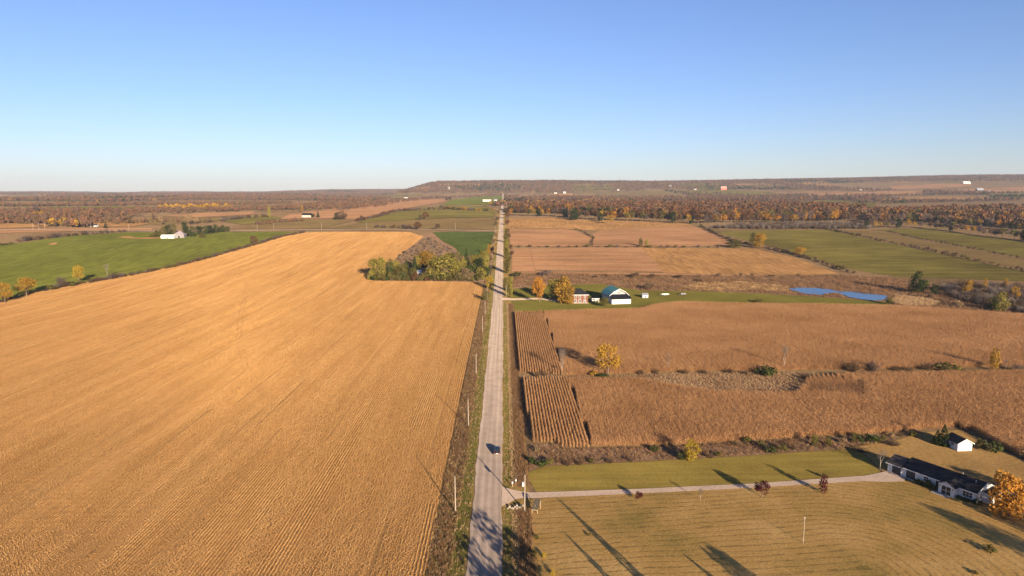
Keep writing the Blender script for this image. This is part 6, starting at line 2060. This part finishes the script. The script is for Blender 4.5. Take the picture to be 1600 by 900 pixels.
# wooded escarpment and far country
ysf, xsf = [], []
yv = 2600.0
while yv < 9800:
    sp_ = 9 + yv * 0.0032
    xx = np.arange(-0.82 * yv - 100, 0.82 * yv + 100, sp_)
    xsf.append(xx + RNG.uniform(-0.5, 0.5, len(xx)) * sp_)
    ysf.append(np.full(len(xx), yv) + RNG.uniform(-0.5, 0.5, len(xx)) * sp_)
    yv += sp_
x = np.concatenate(xsf); y = np.concatenate(ysf)
nz = np.sin(x * 0.0021 + 1.7 * np.sin(y * 0.0011)) + np.sin(y * 0.0027 + 1.3 * np.sin(x * 0.0014)) + 0.7 * np.sin(x * 0.006 + y * 0.004)
esc = (hgt(x, y) - profile(y)) > 24
east = (x > 500) & (y > 2400) & (y < 4700)
cover = np.where(esc & ~east, 0.97, np.where(east, (nz > 0.1) * 0.85, (nz > 0.0) * 0.9))
cover = np.where((y > 5600), 0.93, cover)
ok = RNG.random(len(x)) < cover
ok &= clear_of_fields(x, y, FARW)
ok &= ~((np.abs(x + 3.9) < 11) & (y < 4300))
x, y = x[ok], y[ok]
kind = RNG.random(len(x))
cl = np.sin(x * 0.004 + 2) * np.sin(y * 0.0031 + x * 0.001)
isC = kind < np.where(cl > 0.62, 0.7, 0.03)
isG = (~isC) & (kind > 0.985)
wood('far_woodland', x[~isC & ~isG], y[~isC & ~isG], FT, 0.8, 1.25, 'bare mauve and russet woods covering the escarpment and far country')
wood('far_evergreens', x[isC], y[isC], FC, 0.8, 1.2, 'dark evergreen stands scattered in the far woods')
wood('far_golden_trees', x[isG], y[isG], FG, 0.7, 1.1, 'golden trees flecking the far woods')
# scattered woods and hedges of the middle distance
def band(pts, n, width, srcs, smin, smax, name, label):
    W_ = [G(*p) for p in pts]
    xs, ys = [], []
    for i in range(n):
        k_ = random.randrange(len(W_) - 1)
        L_ = [math.hypot(W_[j + 1].x - W_[j].x, W_[j + 1].y - W_[j].y) for j in range(len(W_) - 1)]
        k_ = random.choices(range(len(L_)), L_)[0]
        q = W_[k_].lerp(W_[k_ + 1], random.random())
        xs.append(q.x + random.uniform(-1, 1) * width); ys.append(q.y + random.uniform(-1, 1) * width)
    wood(name, np.array(xs), np.array(ys), srcs, smin, smax, label)


band([(-60, 334), (100, 333), (250, 331), (330, 329), (420, 327), (500, 326), (560, 317)], 2600, 90, FT, 0.45, 0.8, 'woodland', 'brown wood stretching across the western plain')
band([(265, 329), (305, 328.5), (350, 328)], 90, 30, FG, 0.9, 1.2, 'golden_wood', 'golden wood edge on the western plain')
band([(-60, 345), (60, 345), (130, 348), (180, 346)], 260, 60, FT, 0.5, 0.8, 'woodland', 'brown copse beyond the side road in the west')
band([(70, 354), (90, 353), (120, 353), (130, 356)], 60, 16, FT + FG[:1], 0.6, 0.9, 'copse', 'olive brown copse hiding the cream farmhouse')
band([(0, 340), (100, 340), (200, 338)], 260, 40, FT, 0.5, 0.8, 'woodland', 'brown hedges of the western plain')
band([(500, 330), (555, 324), (600, 317), (690, 310), (780, 305)], 500, 60, FT, 0.7, 1.0, 'woodland', 'russet wood along the top of the ploughed field')
band([(805, 322), (850, 320), (900, 318), (1000, 318)], 500, 90, FT + FG[:1] + FC[:1], 0.8, 1.1, 'woodland', 'olive and mauve wood beside the far road')
band([(910, 313), (1000, 315), (1100, 314), (1200, 313)], 420, 60, FT, 0.5, 0.8, 'woodland', 'mauve scrub wood at the foot of the hillside')
band([(1040, 298), (1060, 302), (1090, 306)], 60, 12, FC, 0.6, 0.9, 'hedge_trees', 'dark hedge beside the hillside lane')
band([(1090, 301), (1140, 304), (1190, 308), (1240, 311)], 90, 14, FC + FT, 0.6, 0.9, 'hedge_trees', 'dark hedge across the hillside pasture')
band([(1190, 310), (1300, 312), (1370, 314)], 130, 18, FT + FC, 0.6, 0.9, 'hedge_trees', 'dark hedge below the pale tan slope')
band([(1290, 309), (1310, 309), (1325, 311)], 60, 25, FC, 0.6, 0.9, 'copse', 'dark copse on the lower eastern slope')
band([(1340, 317), (1400, 318), (1480, 316), (1600, 313)], 330, 40, FT + FC[:1], 0.6, 1.0, 'woodland', 'mauve wood band on the lower eastern slope')
band([(1350, 308), (1450, 306), (1530, 303), (1600, 302)], 200, 24, FT + FC, 0.6, 0.9, 'hedge_trees', 'hedge line on the eastern slope under the dark barn')
band([(1560, 309), (1590, 308), (1600, 308)], 80, 35, FC, 0.7, 1.0, 'copse', 'dark round copse on the eastern slope')

# ================================================================== AIR
hz = MB()
hz.box(-23500, 23500, -760, 13200, -4.0, 330.0)
m, nt, out = newmat('haze')
pv = nd(nt, 'ShaderNodeVolumePrincipled')
pv.inputs['Color'].default_value = (0.66, 0.80, 1.0, 1)
pv.inputs['Density'].default_value = 0.00004
nt.links.new(pv.outputs[0], out.inputs['Volume'])
tag(hz.build('haze', m), 'thin pale air fading the far hills', 'haze', None, 'stuff')
band([(-60, 323), (60, 322), (200, 321), (330, 320), (450, 318)], 900, 40, FT, 0.5, 0.85, 'hedge_trees', 'mauve wooded line far across the western plain')
band([(180, 350), (260, 347), (330, 348)], 70, 12, FT, 0.35, 0.55, 'hedge_trees', 'brown hedge beyond the conifer shelter')
band([(400, 352), (450, 347), (480, 346)], 50, 10, FT, 0.3, 0.5, 'hedge_trees', 'brown hedge across the far olive pasture')
band([(-60, 351), (30, 349), (70, 350)], 90, 14, FT, 0.35, 0.6, 'hedge_trees', 'brown hedge beyond the far tan strip')
